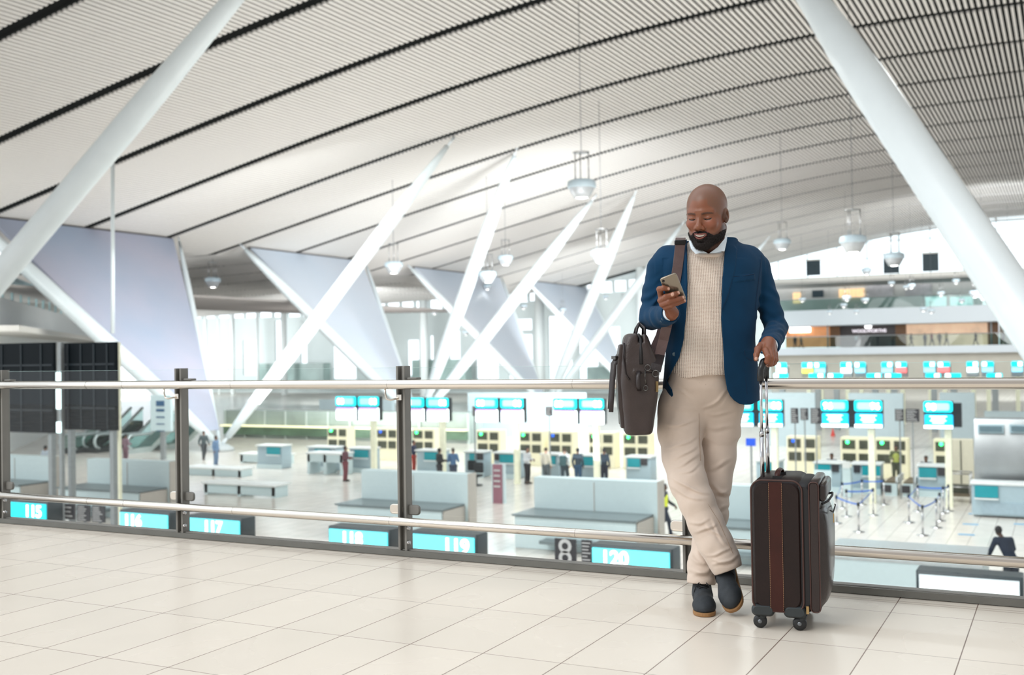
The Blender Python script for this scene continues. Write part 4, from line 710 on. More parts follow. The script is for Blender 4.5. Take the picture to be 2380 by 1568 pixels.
# ================================================================= IMPLICIT SURFACES (people, soft goods)
def toPX(X, Y, Z):                                   # viewer ground frame -> photograph pixel
    z = Z-EYE; d = Y*_cp+z*_sp; u = (-Y*_sp+z*_cp)/d; x = X/d
    lx = _c*x+_s*u; ly = -_s*x+_c*u
    return 1190+lx*F_PX, 784-ly*F_PX
def gp(px, py, D):
    x, y, z = ray(px, py); return np.array([x*D/y, D, EYE+z*D/y])
def smin(a, b, k):
    if k <= 0: return np.minimum(a, b)
    h = np.maximum(k-np.abs(a-b), 0)/k; return np.minimum(a, b)-h*h*k*0.25
class Grid:
    def __init__(s, lo, hi, h):
        s.lo = np.array(lo, float); s.h = h; s.n = np.ceil((np.array(hi)-s.lo)/h).astype(int)+1
        s.ax = [(s.lo[i]+h*np.arange(s.n[i])).astype(np.float32) for i in range(3)]; s.F = np.full(tuple(s.n), 0.3, np.float32)
    def like(s):
        g = Grid.__new__(Grid); g.lo, g.h, g.n, g.ax = s.lo, s.h, s.n, s.ax; g.pad = getattr(s, 'pad', 0); g.F = np.full(tuple(s.n), 0.3, np.float32); return g
    def blk(s, lo, hi):
        sl = []
        for i in range(3):
            a = int(np.clip(np.floor((lo[i]-s.lo[i])/s.h), 0, s.n[i])); b = int(np.clip(np.ceil((hi[i]-s.lo[i])/s.h)+1, 0, s.n[i])); sl.append(slice(a, max(a, b)))
        X = s.ax[0][sl[0]][:, None, None]; Y = s.ax[1][sl[1]][None, :, None]; Z = s.ax[2][sl[2]][None, None, :]
        return tuple(sl), X, Y, Z
    def op(s, pr, k=0.0, cut=False):
        fn, lo, hi = pr; m = max(k, getattr(s, 'pad', 0))+3*s.h; sl, X, Y, Z = s.blk(np.array(lo)-m, np.array(hi)+m)
        if s.F[sl].size == 0: return s
        d = fn(X, Y, Z)
        if cut: s.F[sl] = -smin(-s.F[sl], d, k)
        else: s.F[sl] = smin(s.F[sl], d, k)
        return s
    def add(s, pr, k=0.0): return s.op(pr, k)
    def cut(s, pr, k=0.0): return s.op(pr, k, True)
    def full(s): return s.ax[0][:, None, None], s.ax[1][None, :, None], s.ax[2][None, None, :]
    def mesh(s, F=None):
        F = s.F if F is None else F; ins = F < 0
        c = ins[:-1, :-1, :-1].astype(np.int8)
        c = c+ins[1:, :-1, :-1]+ins[:-1, 1:, :-1]+ins[:-1, :-1, 1:]+ins[1:, 1:, :-1]+ins[1:, :-1, 1:]+ins[:-1, 1:, 1:]+ins[1:, 1:, 1:]
        act = (c > 0) & (c < 8); I, J, K = np.nonzero(act); N = len(I)
        idx = np.full(act.shape, -1, np.int32); idx[I, J, K] = np.arange(N); P_ = np.zeros((N, 3)); cnt = np.zeros(N)
        for axn in range(3):
            o1, o2 = [q for q in range(3) if q != axn]
            for a in (0, 1):
                for b in (0, 1):
                    off = [0, 0, 0]; off[o1] = a; off[o2] = b; i, j, k = I+off[0], J+off[1], K+off[2]; e = [0, 0, 0]; e[axn] = 1
                    f0 = F[i, j, k]; f1 = F[i+e[0], j+e[1], k+e[2]]; m = (f0 < 0) != (f1 < 0); t = np.where(m, f0/np.where(m, f0-f1, 1), 0)
                    p = np.stack([np.full(N, off[0]), np.full(N, off[1]), np.full(N, off[2])], 1).astype(float); p[:, axn] += t; P_ += p*m[:, None]; cnt += m
        V = s.lo+(np.stack([I, J, K], 1)+P_/cnt[:, None])*s.h; Q = []
        for axn in range(3):
            o1, o2 = [q for q in range(3) if q != axn]; sl0 = [slice(None)]*3; sl1 = [slice(None)]*3; sl0[axn] = slice(0, -1); sl1[axn] = slice(1, None)
            for q in (o1, o2): sl0[q] = slice(1, -1); sl1[q] = slice(1, -1)
            A = ins[tuple(sl0)]; B = ins[tuple(sl1)]; m = A != B; i = list(np.nonzero(m)); a_in = A[tuple(i)]
            i[o1] = i[o1]+1; i[o2] = i[o2]+1
            def cell(d1, d2):
                q = [v.copy() for v in i]; q[o1] -= d1; q[o2] -= d2; return idx[q[0], q[1], q[2]]
            q = np.stack([cell(1, 1), cell(0, 1), cell(0, 0), cell(1, 0)], 1); flip = a_in if axn != 1 else ~a_in
            q[~flip] = q[~flip][:, ::-1]; Q.append(q)
        return V, np.concatenate(Q)
def cap(a, b, ra, rb=None, n=None, f=1.0):          # tapered capsule, optionally squashed by f along n
    a = np.array(a, float); b = np.array(b, float); rb = ra if rb is None else rb; n_ = None
    if n is not None: n_ = np.array(n, float); n_ /= np.linalg.norm(n_)
    R = max(ra, rb)*max(1, f)
    def fn(X, Y, Z):
        px, py, pz = X-a[0], Y-a[1], Z-a[2]; d = b-a
        if n_ is not None:
            g = 1/f-1; dt = px*n_[0]+py*n_[1]+pz*n_[2]; px = px+dt*n_[0]*g; py = py+dt*n_[1]*g; pz = pz+dt*n_[2]*g; d = d+n_*d.dot(n_)*g
        dd = d.dot(d)+1e-12; t = np.clip((px*d[0]+py*d[1]+pz*d[2])/dd, 0, 1)
        return (np.sqrt((px-t*d[0])**2+(py-t*d[1])**2+(pz-t*d[2])**2)-(ra+(rb-ra)*t))*min(1.0, f)
    return fn, np.minimum(a, b)-R, np.maximum(a, b)+R
def ell(c, r, M=None):
    c = np.array(c, float); r = np.array(r, float); Mi = None if M is None else np.array(M).T; R = r if M is None else np.full(3, r.max())
    def fn(X, Y, Z):
        x, y, z = X-c[0], Y-c[1], Z-c[2]
        if Mi is not None: x, y, z = (Mi[0, 0]*x+Mi[0, 1]*y+Mi[0, 2]*z, Mi[1, 0]*x+Mi[1, 1]*y+Mi[1, 2]*z, Mi[2, 0]*x+Mi[2, 1]*y+Mi[2, 2]*z)
        k0 = np.sqrt((x/r[0])**2+(y/r[1])**2+(z/r[2])**2); k1 = np.sqrt((x/r[0]**2)**2+(y/r[1]**2)**2+(z/r[2]**2)**2)+1e-9
        return k0*(k0-1)/k1
    return fn, c-R, c+R
def stack(rows, p=2.2):                              # rows: (z, cx, cy, rx, ry) from low to high
    R = np.array(sorted(rows), float); zz = np.linspace(R[0, 0], R[-1, 0], 120); T_ = [np.interp(zz, R[:, 0], R[:, i]) for i in range(1, 5)]
    ker = np.ones(9)/9; T_ = [np.convolve(np.pad(t, 4, mode='edge'), ker, 'valid') for t in T_]
    def fn(X, Y, Z):
        z = np.clip(Z, R[0, 0], R[-1, 0]); cx, cy, rx, ry = [np.interp(z.ravel(), zz, t).reshape(z.shape) for t in T_]
        u = np.abs((X-cx)/rx); v = np.abs((Y-cy)/ry); d = ((u**p+v**p)**(1/p)-1)*np.minimum(rx, ry)
        return np.maximum(d, np.maximum(Z-R[-1, 0], R[0, 0]-Z))
    return fn, (np.min(R[:, 1]-R[:, 3]), np.min(R[:, 2]-R[:, 4]), R[0, 0]), (np.max(R[:, 1]+R[:, 3]), np.max(R[:, 2]+R[:, 4]), R[-1, 0])
def wav(X, Y, Z, s, seed=0):                         # smooth pseudo-noise in -1..1
    a = [1.3, -0.7, 2.1]; return (np.sin(s*(X*1.1+Y*.6-Z*.4)+seed+np.sin(s*.7*(Z+X*.5)+seed*2.1)*1.7)+np.sin(s*(Z*1.2-X*.5+Y*.8)+seed*1.7+np.sin(s*.9*(Y-X))*1.5))*.5
def mkmesh(name, V, Q, m, parent=None, world=True, col=None, smooth=True):
    """V in the viewer ground frame (or hall frame when world=False)"""
    V = np.asarray(V, float)
    if world: V = np.stack([CY*V[:, 0]+SY*V[:, 1], -SY*V[:, 0]+CY*V[:, 1], V[:, 2]], 1)
    o_ = np.array(parent['_o']) if parent is not None else np.zeros(3); V = V-o_
    me = bpy.data.meshes.new(name); me.vertices.add(len(V)); me.vertices.foreach_set('co', V.astype(np.float32).ravel())
    k = Q.shape[1]; me.loops.add(len(Q)*k); me.loops.foreach_set('vertex_index', Q.astype(np.int32).ravel())
    me.polygons.add(len(Q)); me.polygons.foreach_set('loop_start', np.arange(0, len(Q)*k, k, dtype=np.int32)); me.polygons.foreach_set('loop_total', np.full(len(Q), k, np.int32))
    me.polygons.foreach_set('use_smooth', np.full(len(Q), smooth)); me.update(calc_edges=True); me.validate()
    if col is not None:
        at = me.color_attributes.new('Col', 'FLOAT_COLOR', 'POINT'); at.data.foreach_set('color', np.concatenate([col, np.ones((len(col), 1))], 1).astype(np.float32).ravel())
    me.materials.append(m); o = bpy.data.objects.new(name, me); SC.collection.objects.link(o)
    if parent is not None: o.parent = parent['_p']
    o['_o'] = list(o_); return o
def relax(V, Q, it=2, lam=.5):
    E_ = np.concatenate([Q[:, [0, 1]], Q[:, [1, 2]], Q[:, [2, 3]], Q[:, [3, 0]]])
    for _ in range(it):
        S = np.zeros_like(V); n = np.zeros(len(V))
        for a, b in ((0, 1), (1, 0)):
            for ax_ in range(3): S[:, ax_] += np.bincount(E_[:, a], V[E_[:, b], ax_], len(V))
            n += np.bincount(E_[:, a], minlength=len(V))
        V = V+lam*(S/np.maximum(n, 1)[:, None]-V)
    return V
# ================================================================= THE TRAVELLER
foot = gp(1650, 1405, 4.66); foot[2] = 0.0
MR = thing('person', tuple(g2w(*foot)), 'smiling man in a blue blazer leaning on the railing, looking at his phone', 'person'); MQ = P(MR)
def skinmat(name, colname='Col', rough=.48):
    m = bpy.data.materials.new(name); m.use_nodes = True; n = m.node_tree.nodes; L = m.node_tree.links; b = n['Principled BSDF']
    at = n.new('ShaderNodeAttribute'); at.attribute_name = colname; no = n.new('ShaderNodeTexNoise'); no.inputs['Scale'].default_value = 260; no.inputs['Detail'].default_value = 3; tcn = n.new('ShaderNodeTexCoord'); L.new(tcn.outputs['Object'], no.inputs['Vector'])
    mx = n.new('ShaderNodeMix'); mx.data_type = 'RGBA'; mx.blend_type = 'MULTIPLY'; mx.inputs[0].default_value = .22; L.new(at.outputs['Color'], mx.inputs[6]); L.new(no.outputs['Color'], mx.inputs[7]); L.new(mx.outputs[2], b.inputs['Base Color'])
    b.inputs['Roughness'].default_value = rough; b.inputs['Subsurface Weight'].default_value = .12; b.inputs['Subsurface Radius'].default_value = (.012, .005, .003); b.inputs['Subsurface Scale'].default_value = .5
    bu = n.new('ShaderNodeBump'); bu.inputs['Strength'].default_value = .18; bu.inputs['Distance'].default_value = .001; L.new(no.outputs['Fac'], bu.inputs['Height']); L.new(bu.outputs[0], b.inputs['Normal'])
    return m
skin_m = skinmat('skin_brown', rough=.42)
SK = np.array(lin((132, 79, 53))); LIPC = np.array(lin((132, 74, 66))); HAIR = np.array(lin((38, 30, 28))); NAIL = np.array(lin((205, 160, 140)))
# ---- head, in its own frame: x to image right, y to the back, z up
HS = 1.06
def rotx(a): c, s = math.cos(a), math.sin(a); return np.array([[1, 0, 0], [0, c, -s], [0, s, c]])
def rotz(a): c, s = math.cos(a), math.sin(a); return np.array([[c, -s, 0], [s, c, 0], [0, 0, 1]])
def roty(a): c, s = math.cos(a), math.sin(a); return np.array([[c, 0, s], [0, 1, 0], [-s, 0, c]])
HR_ = rotz(math.radians(-31)) @ rotx(math.radians(14)) @ roty(math.radians(2))
HC = gp(1642, 499, 4.665)
def h2g(p): return HC+(np.asarray(p, float)*HS) @ HR_.T
def g2h(p): return ((np.asarray(p, float)-HC) @ HR_)/HS
G = Grid((-.11, -.135, -.20), (.11, .13, .135), .0017)
G.add(ell((0, .014, .036), (.079, .097, .086))); G.add(ell((0, -.022, -.024), (.066, .062, .082)), .03); G.add(ell((0, -.030, -.073), (.057, .052, .040)), .025)
G.add(ell((0, -.070, -.100), (.022, .018, .017)), .025)
for s in (-1, 1):
    G.add(ell((s*.040, -.062, -.026), (.024, .019, .020)), .018); G.add(cap((s*.012, -.079, .019), (s*.047, -.064, .021), .0095, .008), .016)
    G.add(ell((s*.052, .0, -.062), (.016, .03, .03)), .03)
    G.cut(ell((s*.0335, -.092, .001), (.021, .0135, .0105)), .014)
    G.add(ell((s*.0325, -.0655, -.003), (.0165, .0145, .0125)), .004)
G.add(cap((0, -.077, .010), (0, -.096, -.030), .0085, .0115), .012); G.add(ell((0, -.0985, -.036), (.0145, .0135, .0125)), .008)
for s in (-1, 1):
    G.add(ell((s*.0165, -.0885, -.0405), (.0095, .012, .0095)), .006); G.cut(ell((s*.0075, -.0985, -.0485), (.0045, .0055, .004)), .003)
    # smile crease from nostril to mouth corner
    G.cut(cap((s*.024, -.0905, -.036), (s*.035, -.083, -.060), .0028, .0024), .008)
    # lash slit of the lowered lids
    for k in range(6):
        a0, a1 = -.66+1.5*k/6, -.66+1.5*(k+1)/6; f_ = lambda a: (s*.0325+a*.0145, -.0800+abs(a)**2*.0075, -.0090+abs(a)**2*.004)
        G.cut(cap(f_(a0), f_(a1), .0019), .0022)
        g_ = lambda a: (s*.0325+a*.016, -.0775+abs(a)**2*.008, .0078-abs(a)**2*.004); None
# mouth
lipU = lambda a: (a*.0275, -.0945+a*a*.0135, -.0655+a*a*.0055); lipL = lambda a: (a*.0265, -.0935+a*a*.0135, -.0805+a*a*.0185)
for k in range(8):
    a0, a1 = -1+k/4, -1+(k+1)/4; mr = lambda a: .0037-.0019*a*a
    G.add(cap(lipU(a0), lipU(a1), mr(a0), mr(a1)), .007); G.add(cap(lipL(a0), lipL(a1), mr(a0)+.0008, mr(a1)+.0008), .007)
mo = lambda X, Y, Z: (np.sqrt((X/.0235)**2+((Z+.0728-10*X*X)/.0052)**2)-1)*.005
G.op((lambda X, Y, Z: np.maximum(mo(X, Y, Z), np.abs(Y+.094)-.016), (-.03, -.115, -.085), (.03, -.075, -.055)), .001, True)
for s in (-1, 1):
    em = rotz(s*.35) @ rotx(-.12); G.add(ell((s*.078, .012, -.008), (.010, .016, .022)), .01); G.add(ell((s*(.0815 if s > 0 else .072), .012, -.006), (.0080, .018, .027), em), .006); G.cut(ell((s*.0895, .004, -.002), (.0080, .0105, .018), em), .003); G.add(cap((s*.087, .010, .006), (s*.086, .012, -.012), .0028, .0028), .003); G.add(ell((s*.080, .001, -.010), (.006, .005, .007)), .003); G.add(ell((s*.079, .004, -.029), (.006, .008, .009)), .004)
nk0, nk1 = np.array((0, .035, -.07)), g2h(gp(1652, 592, 4.79)); G.add(cap(nk0, nk1, .056/HS*1.0, .062), .02)
for s in (-1, 1): G.add(cap((s*.05, .03, -.06), nk1+np.array((s*.02, -.03, 0)), .018, .016), .02)
HF_ = G.F.copy(); V, Q = G.mesh(); V = relax(V, Q, 1, .4)
x, y, z = V.T; ax_ = np.abs(x)
n1 = np.random.RandomState(3).rand(len(V)); col = np.tile(SK, (len(V), 1))
def mixc(col, c, w): w = np.clip(w, 0, 1)[:, None]; return col*(1-w)+c*w
sst = lambda a, b, v: np.clip((v-a)/(b-a), 0, 1)**2*(3-2*np.clip((v-a)/(b-a), 0, 1))
hl = .062-1.6*np.maximum(ax_-.030, 0)-.8*np.maximum(y+.03, 0); hl = np.where(y > .02, -.06, hl)      # shaved hairline
hl = hl+.006*wav(x, y, z, 70)
col = mixc(col, np.array(lin((112, 84, 68))), sst(-.006, .012, z-hl)*(.55+.45*n1)*.85)
col = mixc(col, np.array(lin((168, 96, 78))), sst(.035, .0, np.hypot(ax_-.040, (z+.024)*1.2))*.35*(y < 0))
lipd = np.minimum(np.min([np.linalg.norm(V-np.array(lipU(a)), axis=1) for a in np.linspace(-1, 1, 25)], 0), np.min([np.linalg.norm(V-np.array(lipL(a)), axis=1) for a in np.linspace(-1, 1, 25)], 0))
col = mixc(col, LIPC, sst(.0085, .0055, lipd)); col = mixc(col, np.array(lin((70, 30, 30))), (mo(x, y, z) < .0003)*(y > -.092)*(y < -.05)*1.0)
for s in (-1, 1):
    t = np.clip((s*x-.014)/.040, 0, 1); by = .0150+.006*np.sin(t*2.2)-.006*t; d = np.abs(z-by)*(1.0); w = sst(.0062-.002*t, .0025, d)*sst(.010, .015, s*x)*sst(.058, .050, s*x)*(y < -.03)
    col = mixc(col, np.array(lin((48, 34, 28))), w*(.5+.4*n1))
    a = (x-s*.0325)/.0145; zz_ = -.0090+a*a*.004; col = mixc(col, HAIR*.6, sst(.0030, .0016, np.abs(z-zz_))*(np.abs(a) < 1.05)*(y < -.05))
bz = np.interp(ax_, [0, .028, .036, .050, .064, .075], [-.0535, -.055, -.062, -.066, -.056, -.03]); bmask = sst(.003, -.008, z-bz)*sst(.045, .02, y)
col = mixc(col, HAIR*1.3, bmask*(.45+.45*n1)*.85*(lipd > .0065))
sb = sst(.006, -.004, np.abs(y+.012)-.014)*(ax_ > .06)*sst(.02, .0, z)*sst(-.08, -.06, z); col = mixc(col, HAIR*1.3, sb*.6*(.5+.5*n1))
headV, headQ, headC = h2g(V), Q, col
# beard (own mesh) -----------------------------------------------------------
X, Y, Z = G.full(); AX = np.abs(X)
BZ_ = np.interp(AX.ravel(), [0, .026, .034, .042, .050, .060, .072], [-.0535, -.056, -.063, -.070, -.075, -.073, -.062]).reshape(AX.shape)
thick = .0022+.010*np.clip((-Z-.075)/.05, 0, 1)*np.clip((-Y+.02)/.08, 0, 1)+.0016*np.clip(wav(X, Y, Z, 420), -1, 1)
reg = np.maximum(Z-BZ_+.0015*wav(X, Y, Z, 300), Y-.012+(Z+.06)*.25); lipell = (np.sqrt((X/.0295)**2+((Z+.0725-8.0*X*X)/.0128)**2)-1)*.012; sp_ = (np.sqrt((X/.017)**2+((Z+.0965)/.0055)**2)-1)*.004
reg = np.maximum(reg, -lipell); reg = np.maximum(reg, -sp_)
nkm = -(Z+.137-.55*(Y+.06))
FB = np.maximum(HF_-thick, reg); CB = ell((0, -.062, -.108), (.035, .032, .023))[0](X, Y, Z)+.0015*wav(X, Y, Z, 380); CB = np.maximum(CB, -lipell); FB = smin(FB, CB.astype(np.float32), .008); FB = np.maximum(FB, nkm)
bV, bQ = G.mesh(FB.astype(np.float32)); beard_m = mat('beard_hair', (34, 29, 28), .75, var=.35, nscale=300, spec=.25)
br = mkmesh('beard', h2g(bV), bQ, beard_m, MQ); br['label'] = 'short full dark beard and moustache'
rs = np.random.RandomState(5); fc = bV[bQ].mean(1); nr = np.cross(bV[bQ[:, 1]]-bV[bQ[:, 0]], bV[bQ[:, 2]]-bV[bQ[:, 0]]); nr /= np.linalg.norm(nr, axis=1)[:, None]+1e-9
sel = rs.choice(len(fc), min(15000, len(fc)), replace=False); c0 = fc[sel]; nn = nr[sel]; keep = (HF_[tuple(np.clip(((c0-G.lo)/G.h).astype(int), 0, G.n-1).T)] > -.002); c0, nn = c0[keep], nn[keep]
dr = nn*.7+np.array((0, -.1, -.8))+rs.randn(len(c0), 3)*.35; dr /= np.linalg.norm(dr, axis=1)[:, None]; ln = (.003+.005*rs.rand(len(c0))*np.clip((-c0[:, 2]-.04)/.06, .3, 1.3))[:, None]
sd_ = np.cross(dr, rs.randn(len(c0), 3)); sd_ /= np.linalg.norm(sd_, axis=1)[:, None]; hv = np.stack([c0-sd_*.0003-nn*.001, c0+sd_*.0003-nn*.001, c0+dr*ln], 1).reshape(-1, 3); hq = np.arange(len(hv)).reshape(-1, 3)
hb = mkmesh('beard_strands', h2g(hv), hq, beard_m, {'_p': br, '_o': MQ['_o']}, smooth=False); hb['kind'] = 'stuff'
# teeth
b = MB(); tv = []
for k in range(-4, 5):
    w_ = .0048 if abs(k) > 1 else .0056; xx = k*.0051; b.ball((xx, -.0905+xx*xx*16, -.0712+xx*xx*10), (w_*.56, .0030, .0052), 12)
teeth = mkmesh('teeth', h2g(np.array(b.v)), np.array(b.f), mat('tooth_white', (245, 240, 232), .25, var=.02), MQ)
# ---- hands ------------------------------------------------------------------
def hand(fingers, palm, extra, cuts=()):
    pts = np.array([gp(*p[:3]) for f in fingers for p in f[0]]+[gp(*p[0][:3]) for p in palm]+[gp(*p[1][:3]) for p in palm]); g = Grid(pts.min(0)-.035, pts.max(0)+.035, .0014)
    for a, c, ra, rb in palm: g.add(cap(gp(*a), gp(*c), ra, rb), .012)
    nails = []
    for f, rr in fingers:
        q = [gp(*p) for p in f]; tmp = g.like()
        for i in range(len(q)-1): tmp.add(cap(q[i], q[i+1], rr[i], rr[i+1]), .002)
        for i in range(1, len(q)-1): tmp.add(ell(q[i], (rr[i]*1.06,)*3), .003)
        g.F = smin(g.F, tmp.F, .0045); nails.append((q[-1], q[-2], rr[-1]))
    for a, c, ra, rb in extra: g.add(cap(gp(*a), gp(*c), ra, rb), .010)
    V, Q = g.mesh(); V = relax(V, Q, 1, .4); C = np.tile(SK*np.array((1.0, .96, .93)), (len(V), 1))
    for tip, pv, r_ in nails:
        d = tip-pv; d /= np.linalg.norm(d); up = np.array((0, -1, .15)); up -= d*up.dot(d); up /= np.linalg.norm(up); c = tip+d*r_*.25+up*r_*.85; e = V-c; sx = e@d; sy = e@np.cross(d, up); sz = e@up
        C = mixc(C, NAIL, sst(1.15, .8, np.sqrt((sx/(r_*.75))**2+(sy/(r_*.72))**2))*(sz > -r_*.5))
    return V, Q, C
R1 = (.0128, .0118, .0106, .0094)
fR = [([(1537, 690, 4.405), (1533, 672, 4.378), (1542, 669, 4.363), (1552, 671, 4.366)], R1),
      ([(1535, 698, 4.400), (1547, 690, 4.365), (1563, 685, 4.360), (1575, 681, 4.369)], R1),
      ([(1539, 707, 4.400), (1555, 701, 4.366), (1574, 695, 4.372), (1586, 692, 4.381)], R1),
      ([(1546, 714, 4.405), (1561, 709, 4.376), (1575, 704, 4.382), (1590, 699, 4.391)], (.0115, .0108, .0095, .0082)),
      ([(1556, 716, 4.46), (1556, 700, 4.468), (1562, 680, 4.452), (1570, 664, 4.435)], (.013, .011, .010, .009))]
pR = [((1562, 727, 4.46), (1541, 694, 4.415), .020, .012), ((1563, 727, 4.46), (1543, 704, 4.41), .020, .012), ((1564, 727, 4.46), (1549, 712, 4.415), .020, .012), ((1562, 727, 4.46), (1556, 712, 4.45), .022, .016), ((1561, 728, 4.48), (1560, 732, 4.52), .026, .027)]
rV, rQ, rC = hand(fR, pR, [])
L1 = (.0132, .0122, .0108, .0098)
fL = [([(1779, 814, 4.405), (1785, 829, 4.368), (1783, 840, 4.372), (1778, 845, 4.392)], L1),
      ([(1789, 815, 4.412), (1793, 833, 4.378), (1791, 844, 4.386), (1786, 848, 4.404)], L1),
      ([(1797, 818, 4.425), (1800, 835, 4.395), (1797, 845, 4.404), (1791, 848, 4.420)], (.011, .010, .009, .0082)),
      ([(1803, 823, 4.440), (1804, 836, 4.418), (1801, 843, 4.426), (1795, 846, 4.440)], (.0095, .0088, .008, .0072)),
      ([(1770, 803, 4.455), (1762, 811, 4.420), (1758, 824, 4.395), (1757, 834, 4.385)], (.0165, .014, .0115, .0095))]
pL = [((1785, 797, 4.48), (1781, 812, 4.415), .025, .014), ((1786, 797, 4.48), (1789, 813, 4.42), .025, .014), ((1788, 798, 4.48), (1796, 816, 4.435), .024, .013), ((1789, 799, 4.49), (1801, 820, 4.45), .022, .012), ((1784, 797, 4.48), (1772, 803, 4.455), .022, .015), ((1786, 798, 4.50), (1790, 801, 4.58), .027, .028)]
lV, lQ, lC = hand(fL, pL, [])
# ---- hidden core of the body
g = Grid((.45, 4.35, .05), (1.30, 5.05, 1.62), .010)
nb = gp(1650, 600, 4.80); pel = gp(1630, 920, 4.84); ch = gp(1642, 680, 4.80)
g.add(cap(nb, ch, .055, .10)); g.add(cap(ch, pel, .10, .095), .03)
for q in ([gp(1545, 610, 4.80), gp(1514, 735, 4.745), gp(1556, 729, 4.52)], [gp(1745, 608, 4.82), gp(1804, 762, 4.79), gp(1789, 802, 4.56)]):
    g.add(cap(ch+np.array((0, 0, .10)), q[0], .07, .045), .04); g.add(cap(q[0], q[1], .042, .034), .03); g.add(cap(q[1], q[2], .030, .022), .01)
for q in ([gp(1582, 950, 4.80), gp(1600, 1120, 4.71), gp(1688, 1296, 4.610), gp(1690, 1302, 4.60)], [gp(1674, 950, 4.86), gp(1661, 1125, 4.82), gp(1630, 1345, 4.74), gp(1630, 1376, 4.74)]):
    g.add(cap(pel, q[0], .08, .065), .03); g.add(cap(q[0], q[1], .062, .048), .03); g.add(cap(q[1], q[2], .046, .034), .02); g.add(cap(q[2], q[3], .034, .032), .02)
cV, cQ = g.mesh(); cC = np.tile(SK, (len(cV), 1)); off = 0; VV, QQ, CC = [], [], []
for v, q, c in ((headV, headQ, headC), (rV, rQ, rC), (lV, lQ, lC), (cV, cQ, cC)): VV.append(v); QQ.append(q+off); CC.append(c); off += len(v)
mkmesh('body', np.concatenate(VV), np.concatenate(QQ), skin_m, MQ, col=np.concatenate(CC))
# ---- garments ----------------------------------------------------------------
def row(yp, xl, xr, D, ry): c = gp((xl+xr)/2, yp, D); return (c[2], c[0], D, (xr-xl)/2*D/F_PX, ry)
h = .0034
GJ = Grid(gp(1470, 955, 4.38)-np.array((0, 0, 0)), np.array([gp(1850, 520, 5.05)[0], 5.06, gp(1640, 530, 4.75)[2]]), h)
jr = [row(558, 1598, 1702, 4.815, .060), row(572, 1568, 1733, 4.815, .090), row(588, 1532, 1762, 4.81, .112), row(615, 1524, 1768, 4.80, .134), row(680, 1533, 1763, 4.795, .148), row(735, 1545, 1757, 4.80, .152), row(790, 1549, 1754, 4.80, .158), row(850, 1543, 1759, 4.805, .160), row(900, 1541, 1762, 4.81, .158), row(950, 1546, 1764, 4.81, .155)]
sr = [row(562, 1606, 1692, 4.815, .052), row(575, 1582, 1716, 4.815, .078), row(590, 1552, 1744, 4.81, .098), row(615, 1544, 1748, 4.80, .120), row(680, 1550, 1746, 4.795, .135), row(735, 1556, 1745, 4.80, .139), row(790, 1556, 1742, 4.80, .145), row(850, 1554, 1716, 4.803, .147), row(872, 1556, 1704, 4.803, .144), row(884, 1557, 1702, 4.804, .139)]
GJ.add(stack(jr, 2.3))
sh = [(1545, 604, 4.805, .060), (1528, 660, 4.79, .058), (1515, 730, 4.75, .053)]
def chain(g, q, k0=.02, k=.015, **kw):
    for i in range(len(q)-1): g.add(cap(gp(*q[i][:3]), gp(*q[i+1][:3]), q[i][3], q[i+1][3], **kw), k0 if i == 0 else k)
chain(GJ, [(1552, 600, 4.81, .058), (1536, 625, 4.80, .060), (1523, 680, 4.785, .056), (1514, 738, 4.745, .052), (1537, 737, 4.62, .046), (1553, 730, 4.535, .041), (1558, 727, 4.508, .0395)], .03, .012)
chain(GJ, [(1740, 600, 4.82, .056), (1758, 622, 4.82, .058), (1780, 690, 4.815, .053), (1804, 762, 4.79, .049), (1797, 783, 4.68, .045), (1789, 800, 4.575, .043), (1788, 804, 4.55, .043)], .03, .012)
X, Y, Z = GJ.full(); PX_, PY_ = toPX(X, Y, Z)
def folds(F, a, c, freq, amp, rad, sk=(0, 0, 0), ph=0):   # creases running across the limb from a to c
    a, c = np.array(a), np.array(c); d = c-a; Ln = np.linalg.norm(d); d = d/Ln; t = (X-a[0])*d[0]+(Y-a[1])*d[1]+(Z-a[2])*d[2]; rx, ry, rz = X-a[0]-t*d[0], Y-a[1]-t*d[1], Z-a[2]-t*d[2]
    rr = np.sqrt(rx*rx+ry*ry+rz*rz); w = np.clip(1-np.abs(t/Ln-.5)*1.6, 0, 1)*np.clip((rad*1.9-rr)/(rad*.5), 0, 1)
    return F+amp*w*(.55+.6*wav(X, Y, Z, 38, ph+2))*np.sin(freq*(t+sk[0]*rx+sk[1]*ry+sk[2]*rz)+ph+1.2*np.sin(freq*.35*(rx*1.3-rz)+ph)).astype(np.float32)
F = GJ.F
e1, w1_ = gp(1514, 738, 4.745), gp(1558, 727, 4.508); F = folds(F, gp(1530, 650, 4.79), gp(1512, 765, 4.74), 120, .0046, .056, (1.1, .3, 0)); F = folds(F, e1, w1_, 95, .0034, .046, (.3, .2, .9), 1)
F = folds(F, gp(1770, 650, 4.82), gp(1808, 790, 4.78), 95, .0044, .05, (-1.1, .2, 0), 2); F = folds(F, gp(1805, 750, 4.8), gp(1788, 806, 4.55), 100, .0036, .045, (.7, .2, -.5), .6)
F = F+.0034*wav(X*1.0, Y, Z*.45, 26, 1)*(np.abs(PX_-1655) < 115)*(PY_ > 600)
le = np.interp(PY_, [540, 575, 650, 705, 790, 830, 852, 872, 884, 892, 905, 918, 926, 932, 960], [1596, 1597, 1598, 1597, 1589, 1579, 1567, 1557, 1550, 1554, 1562, 1565, 1560, 1535, 1500])
re_ = np.interp(PY_, [540, 575, 660, 740, 800, 870, 905, 920, 930, 938, 943, 944, 960], [1688, 1685, 1678, 1676, 1680, 1684, 1690, 1697, 1706, 1718, 1740, 1900, 1900])
opn = np.maximum(le-PX_, PX_-re_)*(4.7/F_PX)                  # negative inside the opening
opn = np.maximum(opn, Y-4.83); OP = opn
